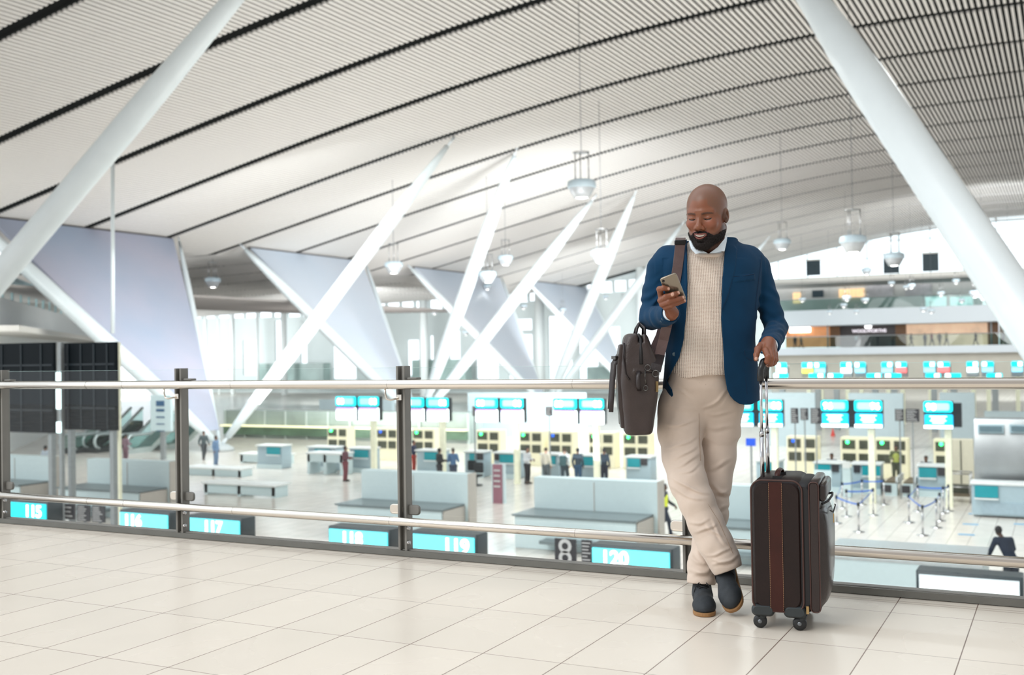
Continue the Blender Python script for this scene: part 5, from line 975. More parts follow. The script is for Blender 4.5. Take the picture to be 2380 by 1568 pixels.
hemF = np.interp(PX_, [1500, 1690, 1720, 1745, 1766, 1800], [932, 940, 941, 940, 930, 926]); hem = (PY_-hemF)*(4.7/F_PX)
F = np.maximum(F, -OP); F = np.maximum(F, hem)
GS = GJ.like(); GS.add(stack(sr, 2.3)); GS.F = GS.F+.0016*wav(X*1.2, Y, Z, 30, 3)
nck = gp(1648, 575, 4.76)
# lapels: a second layer on the blazer
def poly_sd(poly):
    d = np.full(PX_.shape, 1e9, np.float32); s = np.ones(PX_.shape, np.float32); n = len(poly); ins = np.zeros(PX_.shape, bool)
    for i in range(n):
        (x0_, y0_), (x1_, y1_) = poly[i], poly[(i+1) % n]; ex, ey = x1_-x0_, y1_-y0_; wx, wy = PX_-x0_, PY_-y0_; t = np.clip((wx*ex+wy*ey)/(ex*ex+ey*ey), 0, 1); d = np.minimum(d, np.hypot(wx-t*ex, wy-t*ey)); ins ^= ((y0_ > PY_) != (y1_ > PY_)) & (PX_ < (x1_-x0_)*(PY_-y0_)/((y1_-y0_) or 1e-9)+x0_)
    return np.where(ins, -d, d)*(4.7/F_PX)
yf = Y-4.80
for poly in ([(1684, 545), (1696, 540), (1716, 557), (1706, 569), (1713, 579), (1708, 628), (1690, 694), (1675, 728), (1672, 690)], [(1600, 553), (1594, 556), (1591, 600), (1591, 660), (1597, 712), (1602, 680)]):
    ps_ = poly_sd(poly); F = smin(F, np.maximum(np.maximum(np.maximum(GJ.F-.0062, ps_), -OP), yf), .0)
for poly, th_ in (([(1703, 641), (1754, 636), (1755, 650), (1704, 656)], .0034), ([(1729, 812), (1766, 815), (1766, 838), (1738, 836), (1732, 826)], .004)):
    F = smin(F, np.maximum(np.maximum(GJ.F-th_, poly_sd(poly)), yf), .0)
F = np.maximum(F, -(GS.F-.003))                              # hollow where the body is
for q, r_ in (([(1545, 733, 4.58), (1562, 725, 4.48)], .0335), ([(1792, 795, 4.62), (1786, 808, 4.52)], .037)):
    f_ = cap(gp(*q[0]), gp(*q[1]), r_-.004, r_+.001); sl, a_, b_, c_ = GJ.blk(f_[1]-.01, f_[2]+.01); F[sl] = np.maximum(F[sl], -f_[0](a_, b_, c_))
for p, dv_ in ((gp(1559, 726, 4.503), gp(1562, 725, 4.48)-gp(1545, 733, 4.58)), (gp(1788, 805, 4.545), gp(1786, 808, 4.52)-gp(1792, 795, 4.62))):
    dv_ = dv_/np.linalg.norm(dv_); pl = (X-p[0])*dv_[0]+(Y-p[1])*dv_[1]+(Z-p[2])*dv_[2]; near = ((X-p[0])**2+(Y-p[1])**2+(Z-p[2])**2) < .075**2; F = np.where(near, np.maximum(F, pl), F)
collar_cut = cap(gp(1646, 540, 4.74), gp(1650, 592, 4.80), .070, .074); F = np.maximum(F, -collar_cut[0](X, Y, Z))
F = F.astype(np.float32); GJ.F = F; jV, jQ = GJ.mesh(); jV = relax(jV, jQ, 2, .4)
def clothmat(name, rgb, rough, scale, var=.06, sheen=.3, bump=.25, tw=1.0):
    m = mat(name, rgb, rough, var=var, nscale=14, spec=.2); n = m.node_tree.nodes; L = m.node_tree.links; b = n['Principled BSDF']; tcn = n.new('ShaderNodeTexCoord')
    w = n.new('ShaderNodeTexWave'); w.inputs['Scale'].default_value = scale; w.inputs['Distortion'].default_value = .8; w.bands_direction = 'DIAGONAL'; L.new(tcn.outputs['Object'], w.inputs['Vector'])
    no = n.new('ShaderNodeTexNoise'); no.inputs['Scale'].default_value = 35; no.inputs['Detail'].default_value = 6; L.new(tcn.outputs['Object'], no.inputs['Vector'])
    ad = n.new('ShaderNodeMath'); ad.operation = 'MULTIPLY_ADD'; L.new(w.outputs['Fac'], ad.inputs[0]); ad.inputs[1].default_value = .15; L.new(no.outputs['Fac'], ad.inputs[2])
    bu = n.new('ShaderNodeBump'); bu.inputs['Strength'].default_value = bump; bu.inputs['Distance'].default_value = .004; L.new(ad.outputs[0], bu.inputs['Height']); L.new(bu.outputs[0], b.inputs['Normal']); b.inputs['Sheen Weight'].default_value = sheen; b.inputs['Sheen Roughness'].default_value = .5; return m
blue_m = clothmat('blazer_blue', (3, 50, 80), .85, 300, .08, .05)
bz_o = mkmesh('blazer', jV, jQ, blue_m, MQ); bz_o['label'] = 'open navy blue blazer'
BQ = {'_p': bz_o, '_o': MQ['_o']}
def surfD(Gd, px, py, D0=4.40, D1=4.95):
    for D in np.arange(D0, D1, .0015):
        p = gp(px, py, D); i = ((p-Gd.lo)/Gd.h).astype(int)
        if (i >= 0).all() and (i < Gd.n).all() and Gd.F[tuple(i)] < .001: return D
    return None
# blazer buttons and seams
btn = mat('horn_button', (70, 92, 104), .35, var=.15)
def g3(p): return g2w(p[0], p[1], p[2])
for px, py, r_ in ((1567, 823, .0085), (1537, 746, .0055), (1540, 741, .0055)):
    D = surfD(GJ, px, py) or 4.6; MB().lathe(g3(gp(px, py, D-.002)), [(0, .003), (r_*.6, .003), (r_, .004), (r_, -.002)], 16, Matrix.Rotation(YAW*-1, 3, 'Z') @ Matrix.Rotation(math.pi/2, 3, 'X')).build('button', btn, BQ)
seam_m = mat('seam_dark_blue', (4, 36, 66), .9)
def seam(name, pts, r_, m, Gd, parent, n=40):
    pts = np.array(pts, float); t = np.linspace(0, len(pts)-1, n); px = np.interp(t, range(len(pts)), pts[:, 0]); py = np.interp(t, range(len(pts)), pts[:, 1]); q = []; last = None
    for a, c in zip(px, py):
        D = surfD(Gd, a, c)
        if D is None: D = last
        if D is None: continue
        last = D; q.append(D)
    if len(q) < 2: return
    q = np.convolve(np.pad(q, 2, mode='edge'), np.ones(5)/5, 'valid'); return MB().tube([g3(gp(a, c, D)) for a, c, D in zip(px[-len(q):], py[-len(q):], q)], r_, 6).build(name, m, parent)
seam('seam', [(1516, 596), (1523, 620), (1529, 640), (1531, 655)], .0010, seam_m, GJ, BQ); seam('seam', [(1770, 592), (1768, 615), (1764, 650), (1758, 690), (1756, 722)], .0010, seam_m, GJ, BQ)
seam('seam', [(1703, 642), (1730, 641), (1754, 636)], .0013, seam_m, GJ, BQ); seam('seam', [(1729, 813), (1733, 829), (1742, 836), (1764, 839)], .0013, seam_m, GJ, BQ); seam('seam', [(1730, 840), (1733, 880), (1738, 935)], .0010, seam_m, GJ, BQ)
# sweater -----------------------------------------------------------------------
FS = GS.F.copy(); hemS = np.interp(PX_, [1550, 1580, 1600, 1640, 1684, 1720], [872, 877, 879, 872, 871, 873]); FS = np.maximum(FS, (PY_-hemS)*(4.7/F_PX))
nk = cap(gp(1643, 552, 4.735), gp(1646, 577, 4.758), .060, .066); FS = -smin(-FS, nk[0](X, Y, Z), .006)
# rolled hem and crew neck rib
for i in range(24):
    pass
GS.F = FS.astype(np.float32); sV, sQ = GS.mesh(); sV = relax(sV, sQ, 1, .4)
def knitmat():
    m = bpy.data.materials.new('knit_cream'); m.use_nodes = True; n = m.node_tree.nodes; L = m.node_tree.links; b = n['Principled BSDF']; tcn = n.new('ShaderNodeTexCoord'); mp = n.new('ShaderNodeMapping'); mp.inputs['Rotation'].default_value = (0, 0, YAW); L.new(tcn.outputs['Object'], mp.inputs[0]); sp = n.new('ShaderNodeSeparateXYZ'); L.new(mp.outputs[0], sp.inputs[0])
    def mth(op, a, b_=None, c_=None):
        q = n.new('ShaderNodeMath'); q.operation = op
        for i, v in enumerate((a, b_, c_)):
            if v is None: continue
            if isinstance(v, (int, float)): q.inputs[i].default_value = v
            else: L.new(v, q.inputs[i])
        return q.outputs[0]
    no = n.new('ShaderNodeTexNoise'); no.inputs['Scale'].default_value = 9; L.new(tcn.outputs['Object'], no.inputs['Vector'])
    wx = mth('MULTIPLY_ADD', no.outputs['Fac'], .012, sp.outputs[0]); wz = mth('MULTIPLY_ADD', no.outputs['Fac'], .01, sp.outputs[2])
    cx = mth('SINE', mth('MULTIPLY', wx, 2*math.pi/.0072)); cz = mth('SINE', mth('MULTIPLY', wz, 2*math.pi/.0052))
    hole = mth('MULTIPLY', mth('MULTIPLY_ADD', cx, .5, .5), mth('MULTIPLY_ADD', cz, .5, .5))
    ra = n.new('ShaderNodeValToRGB'); L.new(hole, ra.inputs[0]); e = ra.color_ramp.elements; e[0].position = .28; e[0].color = lin((232, 218, 204))+(1,); e[1].position = .85; e[1].color = lin((186, 154, 138))+(1,); L.new(ra.outputs[0], b.inputs['Base Color'])
    b.inputs['Roughness'].default_value = .9; b.inputs['Sheen Weight'].default_value = .2; b.inputs['Specular IOR Level'].default_value = .15
    bu = n.new('ShaderNodeBump'); bu.invert = True; bu.inputs['Strength'].default_value = .8; bu.inputs['Distance'].default_value = .0025; L.new(mth('ADD', hole, mth('MULTIPLY', cx, .25)), bu.inputs['Height']); L.new(bu.outputs[0], b.inputs['Normal']); return m
knit = knitmat(); sw = mkmesh('sweater', sV, sQ, knit, MQ); sw['label'] = 'cream openwork knitted sweater'
rib_m = clothmat('rib_cream', (220, 204, 190), .9, 600, .05)
pts = []
for k in range(41):
    a = math.pi+math.pi*2*k/40; ct = gp(1644, 597, 4.772); pts.append(g2w(ct[0]+.083*math.sin(a), ct[1]-.077*math.cos(a), ct[2]+(.028*(1-math.cos(a))*.5)+.0))
MB().tube(pts, .0095, 10, caps=False).build('neck_rib', rib_m, {'_p': sw, '_o': MQ['_o']})
# shirt collar and cuffs ----------------------------------------------------------
gc = Grid(gp(1585, 600, 4.62), np.array([gp(1715, 540, 4.9)[0], 4.92, gp(1650, 532, 4.75)[2]]), .0016); a0, a1 = gp(1641, 548, 4.738), gp(1645, 592, 4.768)
gc.add(cap(a0, a1, .0665, .0735)); Xc, Yc, Zc = gc.full(); inn = cap(a0-np.array((0, 0, .0)), a1, .0635, .0700)[0](Xc, Yc, Zc)
cpx, cpy = toPX(Xc, Yc, Zc); Fc = np.maximum(gc.F, -inn)
topl = np.interp(cpx, [1590, 1600, 1612, 1690, 1700], [556, 560, 562, 541, 543]); Fc = np.maximum(Fc, (topl-cpy)*.00186)
vv = np.interp(cpy, [540, 572, 588, 600], [60, 34, 3, 0]); Fc = np.maximum(Fc, -np.maximum((np.abs(cpx-1648)-vv)*.0018, Yc-4.72)); Fc = np.maximum(Fc, (cpy-593)*.00186)
gc.F = Fc.astype(np.float32); cv, cq = gc.mesh(); shirt_m = clothmat('shirt_pale_blue', (226, 238, 248), .7, 500, .03)
shirt = mkmesh('shirt_collar', relax(cv, cq, 1, .4), cq, shirt_m, MQ); SQ = {'_p': shirt, '_o': MQ['_o']}
# collar leaves folded over
for poly in ([(1601, 560, 4.700), (1606, 578, 4.682), (1617, 590, 4.672), (1630, 587, 4.668), (1640, 588, 4.668), (1620, 572, 4.674), (1606, 556, 4.69)], [(1691, 545, 4.70), (1689, 562, 4.685), (1684, 584, 4.675), (1678, 583, 4.672), (1664, 587, 4.668), (1649, 588, 4.668), (1668, 574, 4.672), (1683, 556, 4.68)]):
    c = [g3(gp(p[0], p[1], p[2]-.006)) for p in poly]; MB().prism(c, g2w(0, .0035, 0)).build('collar_leaf', shirt_m, SQ, .001)
for (p0, p1, r0_) in ((gp(1552, 730, 4.53), gp(1561, 726, 4.492), .0315), (gp(1790, 798, 4.57), gp(1786.5, 806, 4.530), .0355)):
    a, c = g3(p0), g3(p1); b = MB(); b.tube([a, c], r0_, 28, caps=False); b.tube([c, a], r0_-.003, 28, caps=False); b.build('cuff', shirt_m, SQ)
# trousers ---------------------------------------------------------------------------
GT = Grid(np.array((gp(1515, 1362, 4.45)[0], 4.45, .055)), np.array([gp(1745, 900, 5.05)[0], 5.03, gp(1640, 862, 4.8)[2]]), .0036)
GT.pad = .06; GT.add(stack([row(862, 1556, 1698, 4.80, .128), row(900, 1548, 1712, 4.81, .128), row(935, 1550, 1716, 4.825, .114), row(958, 1549, 1710, 4.835, .096), row(985, 1560, 1696, 4.84, .07), row(1005, 1572, 1688, 4.84, .035)], 2.4))
L2 = GT.like()
chain(L2, [(1578, 945, 4.805, .088), (1580, 1000, 4.79, .094), (1586, 1060, 4.755, .086), (1599, 1120, 4.70, .079), (1619, 1165, 4.67, .075), (1640, 1215, 4.65, .073), (1664, 1265, 4.625, .072), (1680, 1296, 4.61, .066), (1687, 1312, 4.604, .064)], .02, .02)
L3 = GT.like()
chain(L3, [(1676, 940, 4.85, .092), (1670, 1000, 4.85, .086), (1667, 1060, 4.845, .080), (1661, 1125, 4.825, .071), (1655, 1195, 4.80, .067), (1643, 1260, 4.775, .060), (1632, 1310, 4.745, .060), (1630, 1348, 4.73, .0625)], .02, .02)
X, Y, Z = GT.full(); PX_, PY_ = toPX(X, Y, Z)
def cre(F, pts, w, amp): # a drawn crease: ridge line on the cloth, in picture space on the front
    for (ax1, ay1, bx1, by1, am) in pts:
        ex, ey = bx1-ax1, by1-ay1; L_ = math.hypot(ex, ey); t = ((PX_-ax1)*ex+(PY_-ay1)*ey)/L_**2; tt = np.clip(t, 0, 1); am = am*1.45; bow = 4*tt*(1-tt)*L_*.09+1.6*np.sin(t*7+ax1); dd = ((PX_-ax1)*(-ey)+(PY_-ay1)*ex)/L_-bow
        wt = np.clip(1-np.abs(t-.5)*1.9, 0, 1)**.7; F = F-(am*wt*(np.exp(-(dd/w)**2)-.7*np.exp(-((dd-w*1.7)/w)**2))).astype(np.float32)*(np.abs(dd) < w*5)
    return F
f2 = L2.F; f2 = cre(f2, [(1545, 985, 1622, 972, .0035), (1548, 1040, 1620, 1010, .003), (1560, 1065, 1622, 1030, .003), (1565, 1085, 1625, 1050, .0035), (1575, 1100, 1628, 1075, .003), (1560, 1105, 1650, 1145, .006), (1555, 1125, 1640, 1160, .004), (1600, 1215, 1650, 1205, .0035), (1610, 1235, 1665, 1215, .004), (1640, 1215, 1690, 1250, .004), (1655, 1200, 1700, 1275, .003), (1640, 1290, 1700, 1270, .004), (1655, 1310, 1715, 1288, .005), (1650, 1298, 1712, 1302, .004)], 3.6, 1)
f3 = L3.F; f3 = cre(f3, [(1640, 990, 1710, 985, .003), (1640, 1090, 1700, 1060, .0035), (1650, 1120, 1702, 1150, .005), (1650, 1145, 1700, 1135, .004), (1660, 1185, 1700, 1165, .004), (1600, 1290, 1650, 1310, .0045), (1598, 1320, 1660, 1330, .006), (1605, 1335, 1655, 1318, .005), (1620, 1270, 1640, 1310, .004)], 5, 1)
FT = smin(f2, f3, .003); fil = GT.like(); fil.add(cap(gp(1592, 948, 4.82), gp(1660, 948, 4.85), .075)); FT = smin(FT, fil.F, .012); FT = smin(FT, cre(GT.F, [(1545, 935, 1618, 950, .005), (1632, 950, 1690, 905, .005), (1612, 930, 1560, 905, .003), (1640, 960, 1712, 950, .003)], 4, 1), .055)
FT = FT+.0014*wav(X, Y, Z*.7, 45, 2)
for q in ([(1686, 1308, 4.604), (1693, 1325, 4.598)], [(1630, 1335, 4.736), (1629, 1356, 4.73)]):
    p, p2 = gp(*q[0]), gp(*q[1]); dv_ = (p2-p)/np.linalg.norm(p2-p); pl = (X-p2[0])*dv_[0]+(Y-p2[1])*dv_[1]+(Z-p2[2])*dv_[2]; near = ((X-p[0])**2+(Y-p[1])**2+(Z-p[2])**2) < .10**2
    if q[0][0] < 1650: near = near & (PX_ < 1668)
    FT = np.where(near, np.maximum(FT, pl+.02*0), FT); hol = cap(p-dv_*.01, p2+dv_*.05, .046)[0](X, Y, Z); FT = np.where(near, np.maximum(FT, -hol), FT)
FT = np.maximum(FT, (862-PY_)*.0018); GT.F = FT.astype(np.float32); tV, tQ = GT.mesh(); tV = relax(tV, tQ, 2, .4)
khaki = clothmat('chino_beige', (206, 189, 175), .82, 420, .05, .2)
tr = mkmesh('trousers', tV, tQ, khaki, MQ); tr['label'] = 'beige chinos'; TQ = {'_p': tr, '_o': MQ['_o']}
st_m = mat('seam_beige', (160, 138, 120), .9)
seam('seam', [(1640, 880), (1641, 905), (1636, 925), (1624, 930)], .0009, st_m, GT, TQ); seam('seam', [(1626, 880), (1625, 915), (1623, 948)], .0010, st_m, GT, TQ); seam('seam', [(1624, 955), (1626, 1010), (1628, 1070)], .0011, st_m, GT, TQ); seam('seam', [(1645, 1170), (1670, 1210), (1690, 1255), (1703, 1285)], .0009, st_m, GT, TQ)
# shoes ---------------------------------------------------------------------------------
shoe_m = mat('nubuck_navy', (40, 45, 50), .75, var=.15, nscale=30, bump=.2, bscale=180); sole_m = mat('crepe_sole_tan', (146, 108, 68), .8, var=.12, nscale=60); lace_m = mat('lace_black', (18, 20, 24), .8)
def shoe(origin, R, lab, flex=0.0):
    O = np.array(origin, float); R = np.array(R); g = Grid((-.062, -.30, -.002), (.062, .045, .16), .0024)
    g.add(ell((0, -.215, .030), (.048, .065, .040))); g.add(cap((0, -.20, .040), (0, -.09, .055), .040, .040, (0, 0, 1), .95), .03); g.add(cap((0, -.10, .05), (0, -.015, .05), .038, .034), .03); g.add(cap((0, -.035, .05), (0, -.025, .135), .040, .041), .03)
    Xs, Ys, Zs = g.full(); f = np.maximum(g.F, .0155-Zs)+.0008*wav(Xs, Ys, Zs, 90); f = np.maximum(f, -cap((0, -.03, .12), (0, -.03, .18), .034)[0](Xs, Ys, Zs)); f = np.maximum(f, Zs-.142)
    v, q = g.mesh(f.astype(np.float32)); v = relax(v, q, 2, .4)
    tf = lambda v_: O+(np.asarray(v_)*.95) @ R.T
    s = mkmesh('shoe', tf(v), q, shoe_m, MQ); s['label'] = lab; qd = {'_p': s, '_o': MQ['_o']}
    g2 = Grid((-.062, -.30, -.004), (.062, .045, .03), .002); X2, Y2, Z2 = g2.full(); wx = np.interp(Y2.ravel(), [-.286, -.284, -.280, -.272, -.26, -.245, -.22, -.17, -.12, -.03, 0, .015, .023, .027], [.004, .014, .023, .032, .041, .047, .050, .046, .042, .038, .033, .024, .014, .004]).reshape(Y2.shape)
    g2.F = np.maximum(np.maximum(np.abs(X2)-wx, np.maximum(-.286-Y2, Y2-.028)), np.maximum(-Z2, Z2-.0165)).astype(np.float32); v2, q2 = g2.mesh(); v2 = relax(v2, q2, 2, .5); mkmesh('sole', tf(v2), q2, sole_m, qd)
    W3 = lambda p: g3(tf(np.array(p)))
    for i, (yy, zz) in enumerate(((-.115, .098), (-.095, .110), (-.078, .126))):
        for sx in (-1, 1): MB().tube([W3((sx*.026, yy+.012, zz-.010)), W3((sx*.012, yy-.002, zz+.003)), W3((-sx*.010, yy-.012, zz-.002)), W3((-sx*.026, yy-.010, zz-.018))], .0022, 6).build('lace', lace_m, qd)
    for sx in (-1, 1): MB().tube([W3((0, -.094, .112)), W3((sx*.016, -.108, .112)), W3((sx*.030, -.116, .098)), W3((sx*.038, -.122, .078)), W3((sx*.042, -.128, .058))], .0022, 6).build('lace_end', lace_m, qd)
    return s
o1 = gp(1631, 1388, 4.772); o1[2] = 0.001
shoe(o1, rotz(math.radians(-7)), 'dark navy lace-up ankle shoe standing flat')
toe = gp(1708, 1421, 4.50); toe[2] = 0.0
R2 = rotz(math.radians(-20)) @ roty(math.radians(-24)) @ rotx(math.radians(34))
tl = np.array((0.0, -.262, 0.0)); o2 = toe-R2 @ tl; lowest = min((o2+R2 @ np.array((sx, yy, 0)))[2] for sx in (-.045, -.03, .03, .045) for yy in (-.27, -.24, -.21)); o2[2] += .004-lowest
shoe(o2, R2, 'dark navy lace-up ankle shoe balanced on its toe, heel raised')
# ================================================================= PHONE
ph_m = mat('phone_taupe', (142, 132, 118), .22, .75, var=.06, nscale=10); ph_d = mat('phone_dark', (24, 22, 24), .15)
pa, pb = gp(1552, 640, 4.352), gp(1577, 703, 4.415); yv = (pa-pb)/np.linalg.norm(pa-pb); xv = gp(1572, 638.5, 4.352)-gp(1531, 640.5, 4.352); xv -= yv*xv.dot(yv); xv /= np.linalg.norm(xv); zv = np.cross(xv, yv)
PC_ = (pa+pb)/2; xw, yw, zw = (Vector(g2w(*v)) for v in (xv, yv, zv)); PM = Matrix((xw, yw, zw)).transposed(); pc = g2w(*PC_); ln = float(np.linalg.norm(pa-pb))
PR = thing('phone', tuple(pc), 'taupe smartphone held upright in the man\'s raised hand', 'phone'); q = P(PR)
MB().rbox(pc, (.070, ln, .0085), .011, PM, 6).build('case', ph_m, q); MB().rbox(pc-zw*.0046, (.066, ln-.004, .001), .009, PM, 6).build('screen', ph_d, q)
MB().lathe(pc+PM @ Vector((-.024, ln/2-.014, .0044)), [(0, .0010), (.0038, .0010), (.0040, .0014), (.0055, .0014), (.0058, 0)], 20, PM).build('camera_lens', ph_d, q)
# ================================================================= SUITCASE
th = math.radians(20); su = np.array((math.cos(th), -math.sin(th), 0)); swv = np.array((math.sin(th), math.cos(th), 0)); SO = np.array((.930, 4.31, 0.0))
def S(u, w, z): p = SO+su*u+swv*w; return g2w(p[0], p[1], z)
Ux, Uw, Uz = g2w(*su), g2w(*swv), Vector((0, 0, 1)); SM = Matrix((Ux, Uz, -Uw)).transposed()      # local x=u, y=up, z=-w
leather = mat('leather_dark_brown', (34, 20, 18), .28, var=.22, nscale=9, bump=.25, bscale=120, spec=.5, coat=.15); leather_s = mat('leather_side', (30, 17, 15), .45, var=.18, nscale=9, bump=.2, bscale=160, spec=.3); stripe = mat('leather_red_brown', (54, 20, 13), .42, var=.2, nscale=8, bump=.15, spec=.3)
zipm = mat('zip_black', (22, 20, 22), .6); stitch = mat('stitch_tan', (168, 130, 98), .7); plastic = mat('plastic_dark_green_grey', (38, 44, 46), .5, var=.1); brass = mat('brass', (168, 140, 96), .3, .9); piping = mat('piping_brown', (66, 40, 34), .4)
SR = thing('suitcase', tuple(S(.12, .18, 0)), 'dark brown leather spinner suitcase standing right of the man, telescopic handle raised', 'suitcase'); q = P(SR)
def sb(u0, u1, w0, w1, z0, z1, r, name, m, par=None): return MB().rbox(S((u0+u1)/2, (w0+w1)/2, (z0+z1)/2), (u1-u0, z1-z0, w1-w0), r, SM, 6).build(name, m, par or q)
sb(0, .20, 0, .36, .072, .588, .042, 'main_body', leather_s); sb(.155, .240, .006, .354, .082, .578, .036, 'zip_gusset', zipm); sb(.222, .262, 0, .36, .078, .584, .014, 'front_panel', leather)
b = MB()                                                      # bulging front pocket
nz, nw = 22, 16; vs = []
for k in range(nz+1):
    for j in range(nw+1):
        zz = .092+.405*k/nz; ww = .012+.336*j/nw; e = (1-abs(2*k/nz-1)**4)*(1-abs(2*j/nw-1)**4); vs.append(S(.260+.042*e**.6+.0035*math.sin(14*ww+9*zz)*e, ww, zz-(.02*(abs(2*j/nw-1)**3) if k == nz else 0)))
fs = [(k*(nw+1)+j, k*(nw+1)+j+1, (k+1)*(nw+1)+j+1, (k+1)*(nw+1)+j) for k in range(nz) for j in range(nw)]; b.add(vs, fs, True); pk = b.build('front_pocket', leather, q)
sb(.258, .286, .02, .34, .505, .572, .014, 'upper_pocket', leather)
pq = {'_p': pk, '_o': q['_o']}
MB().tube([S(.272, .02, .497), S(.292, .05, .505), S(.300, .18, .512), S(.292, .31, .505), S(.272, .34, .497)], .0045, 8).build('pocket_zip', zipm, pq); MB().tube([S(.300, .04, .47), S(.306, .12, .452), S(.309, .22, .468), S(.300, .32, .456)], .0028, 8).build('flap_edge', zipm, pq)
MB().box(tuple(S(.312, .05, .44)), (.004, .004, .035)).build('zip_pull', brass, pq)
def loop(u0, u1, z0, z1, w, r, rad, name, m):
    pts = []
    for qx, qy, a0 in ((1, 1, 0), (-1, 1, 90), (-1, -1, 180), (1, -1, 270)):
        for i in range(7): t = math.radians(a0+15*i); pts.append(S((u0+u1)/2+qx*((u1-u0)/2-r)+r*math.cos(t), w, (z0+z1)/2+qy*((z1-z0)/2-r)+r*math.sin(t)))
    pts.append(pts[0]); MB().tube(pts, rad, 6, caps=False).build(name, m, q)
loop(.002, .198, .074, .586, .001, .042, .0035, 'piping', piping); loop(.224, .260, .080, .582, -.001, .014, .0025, 'piping', piping)
st = MB().box(tuple(S(.0965, -.0008, .327)), (.052, .004, .505), math.atan2(Ux.y, Ux.x)).build('side_stripe', stripe, q)
for uu in (.0715, .1215):
    b = MB()
    for k in range(70): z = .082+k*.0071; b.box(tuple(S(uu, -.0032, z)), (.0013, .0012, .0042), math.atan2(Ux.y, Ux.x))
    o = b.build('stitching', stitch, {'_p': st, '_o': q['_o']}); o['kind'] = 'stuff'
for w in (-.002,):
    for z in (.15, .30, .45): pass
MB().box(tuple(S(.212, -.004, .088)), (.010, .006, .03), 0).build('zip_pull', brass, q)
for u0, u1 in ((-.004, .085), (.120, .206)):
    for w0, w1 in ((-.004, .06), (.30, .364)): sb(u0, u1, w0, w1, .052, .098 if w0 < 0 else .09, .02, 'corner_guard', plastic)
for (u, w) in ((.026, .030), (.178, .030), (.026, .33), (.178, .33)):
    c = S(u, w, .027); fk = MB(); fk.tube([S(u+.012, w, .062), S(u+.010, w, .045), S(u, w, .030)], [.017, .014, .010], 10).build('wheel_fork', plastic, q)
    wh = MB().lathe(c, [(0, .011), (.014, .012), (.018, .010), (.026, .009), (.027, .0), (.026, -.009), (.018, -.010), (.014, -.012), (0, -.011)], 28, Matrix((Ux, Uz, -Uw)).transposed() @ Matrix.Rotation(math.radians(0), 3, 'X')).build('wheel', mat('wheel_black', (24, 26, 28), .35), q)
    MB().lathe(c-Uw*.0125, [(0, .001), (.007, .001), (.008, 0)], 14, Matrix((Ux, Uz, -Uw)).transposed()).build('hub', mat('hub_grey', (120, 124, 128), .3, .8), {'_p': wh, '_o': q['_o']})
# top carry handle
MB().tube([S(.10, .05, .588), S(.10, .06, .606), S(.10, .10, .614), S(.10, .16, .614), S(.10, .20, .606), S(.10, .21, .588)], .011, 10, flat=.55, up=(0, 0, 1)).build('carry_handle', stripe, q)
for w in (.055, .205): MB().box(tuple(S(.10, w, .592)), (.036, .02, .012), math.atan2(Ux.y, Ux.x)).build('handle_tab', zipm, q)
# telescopic rods and grip
for w in (.09, .27):
    r_ = MB().tube([S(.038, w, .57), S(.038, w, .76)], .0085, 14).build('rod', chrome, q); MB().tube([S(.038, w, .76), S(.038, w, .985)], .0062, 14).build('rod_upper', chrome, {'_p': r_, '_o': q['_o']}); MB().tube([S(.038, w, .752), S(.038, w, .77)], .0098, 14).build('collar', steel, {'_p': r_, '_o': q['_o']})
gpts = [S(.038, .09, .972), S(.037, .09, .995), S(.040, .088, 1.02), S(.046, .092, 1.040), S(.048, .108, 1.050), S(.048, .18, 1.053), S(.046, .252, 1.050), S(.042, .268, 1.035), S(.038, .27, 1.01), S(.038, .27, .978)]
MB().tube(gpts, [.0135, .0135, .013, .0135, .0135, .0135, .0135, .013, .0125, .0125], 14).build('grip', mat('grip_black', (26, 28, 30), .28), q)
# ================================================================= LEATHER BAG
bleather = mat('bag_leather', (56, 45, 42), .38, var=.16, nscale=12, bump=.3, bscale=200, spec=.5); bdark = mat('bag_leather_dark', (40, 32, 32), .42, var=.15, nscale=12, bump=.2, bscale=200); strap_m = mat('strap_brown', (92, 72, 70), .45, var=.12, nscale=20, bump=.2, bscale=300); metal_b = mat('gunmetal', (90, 88, 86), .25, .9)
bth = math.radians(-4); BO = gp(1491, 1012, 4.585); bu_, bw_ = np.array((math.cos(bth), math.sin(bth), 0)), np.array((-math.sin(bth), math.cos(bth), 0))
def Bp(u, w, z): p = BO+bu_*u+bw_*w; return g2w(p[0], p[1], BO[2]+z)
def Bg(v): v = np.asarray(v); return BO+v[:, :1]*bu_+v[:, 1:2]*bw_+v[:, 2:]*np.array((0, 0, 1))
BR = thing('laptop_bag', tuple(Bp(0, .17, 0)), 'dark brown leather laptop bag hanging at the man\'s hip from a shoulder strap', 'bag'); q = P(BR)
g = Grid((-.13, -.03, -.01), (.12, .39, .47), .0034); Xb, Yb, Zb = g.full()
hl_ = np.interp(Zb.ravel(), [0, .02, .12, .24, .30, .37, .43], [.066, .070, .079, .083, .082, .072, .058]).reshape(Zb.shape); hr_ = np.interp(Zb.ravel(), [0, .02, .12, .24, .30, .37, .43], [.046, .050, .066, .080, .078, .055, .030]).reshape(Zb.shape)
m1 = np.maximum(-Xb-hl_, Xb-hr_); m2 = np.abs(Yb-.175)-(.178-.02*np.clip((Zb-.3)/.12, 0, 1)); bx = -smin(-m1, -m2, .035); bx = -smin(-bx, -np.maximum(-Zb, Zb-(.43+.0*Xb)), .02)
bx = bx+.0018*wav(Xb, Yb, Zb, 30, 4)-.004*np.exp(-((Zb-.27)/.01)**2)*(Xb > -.03)
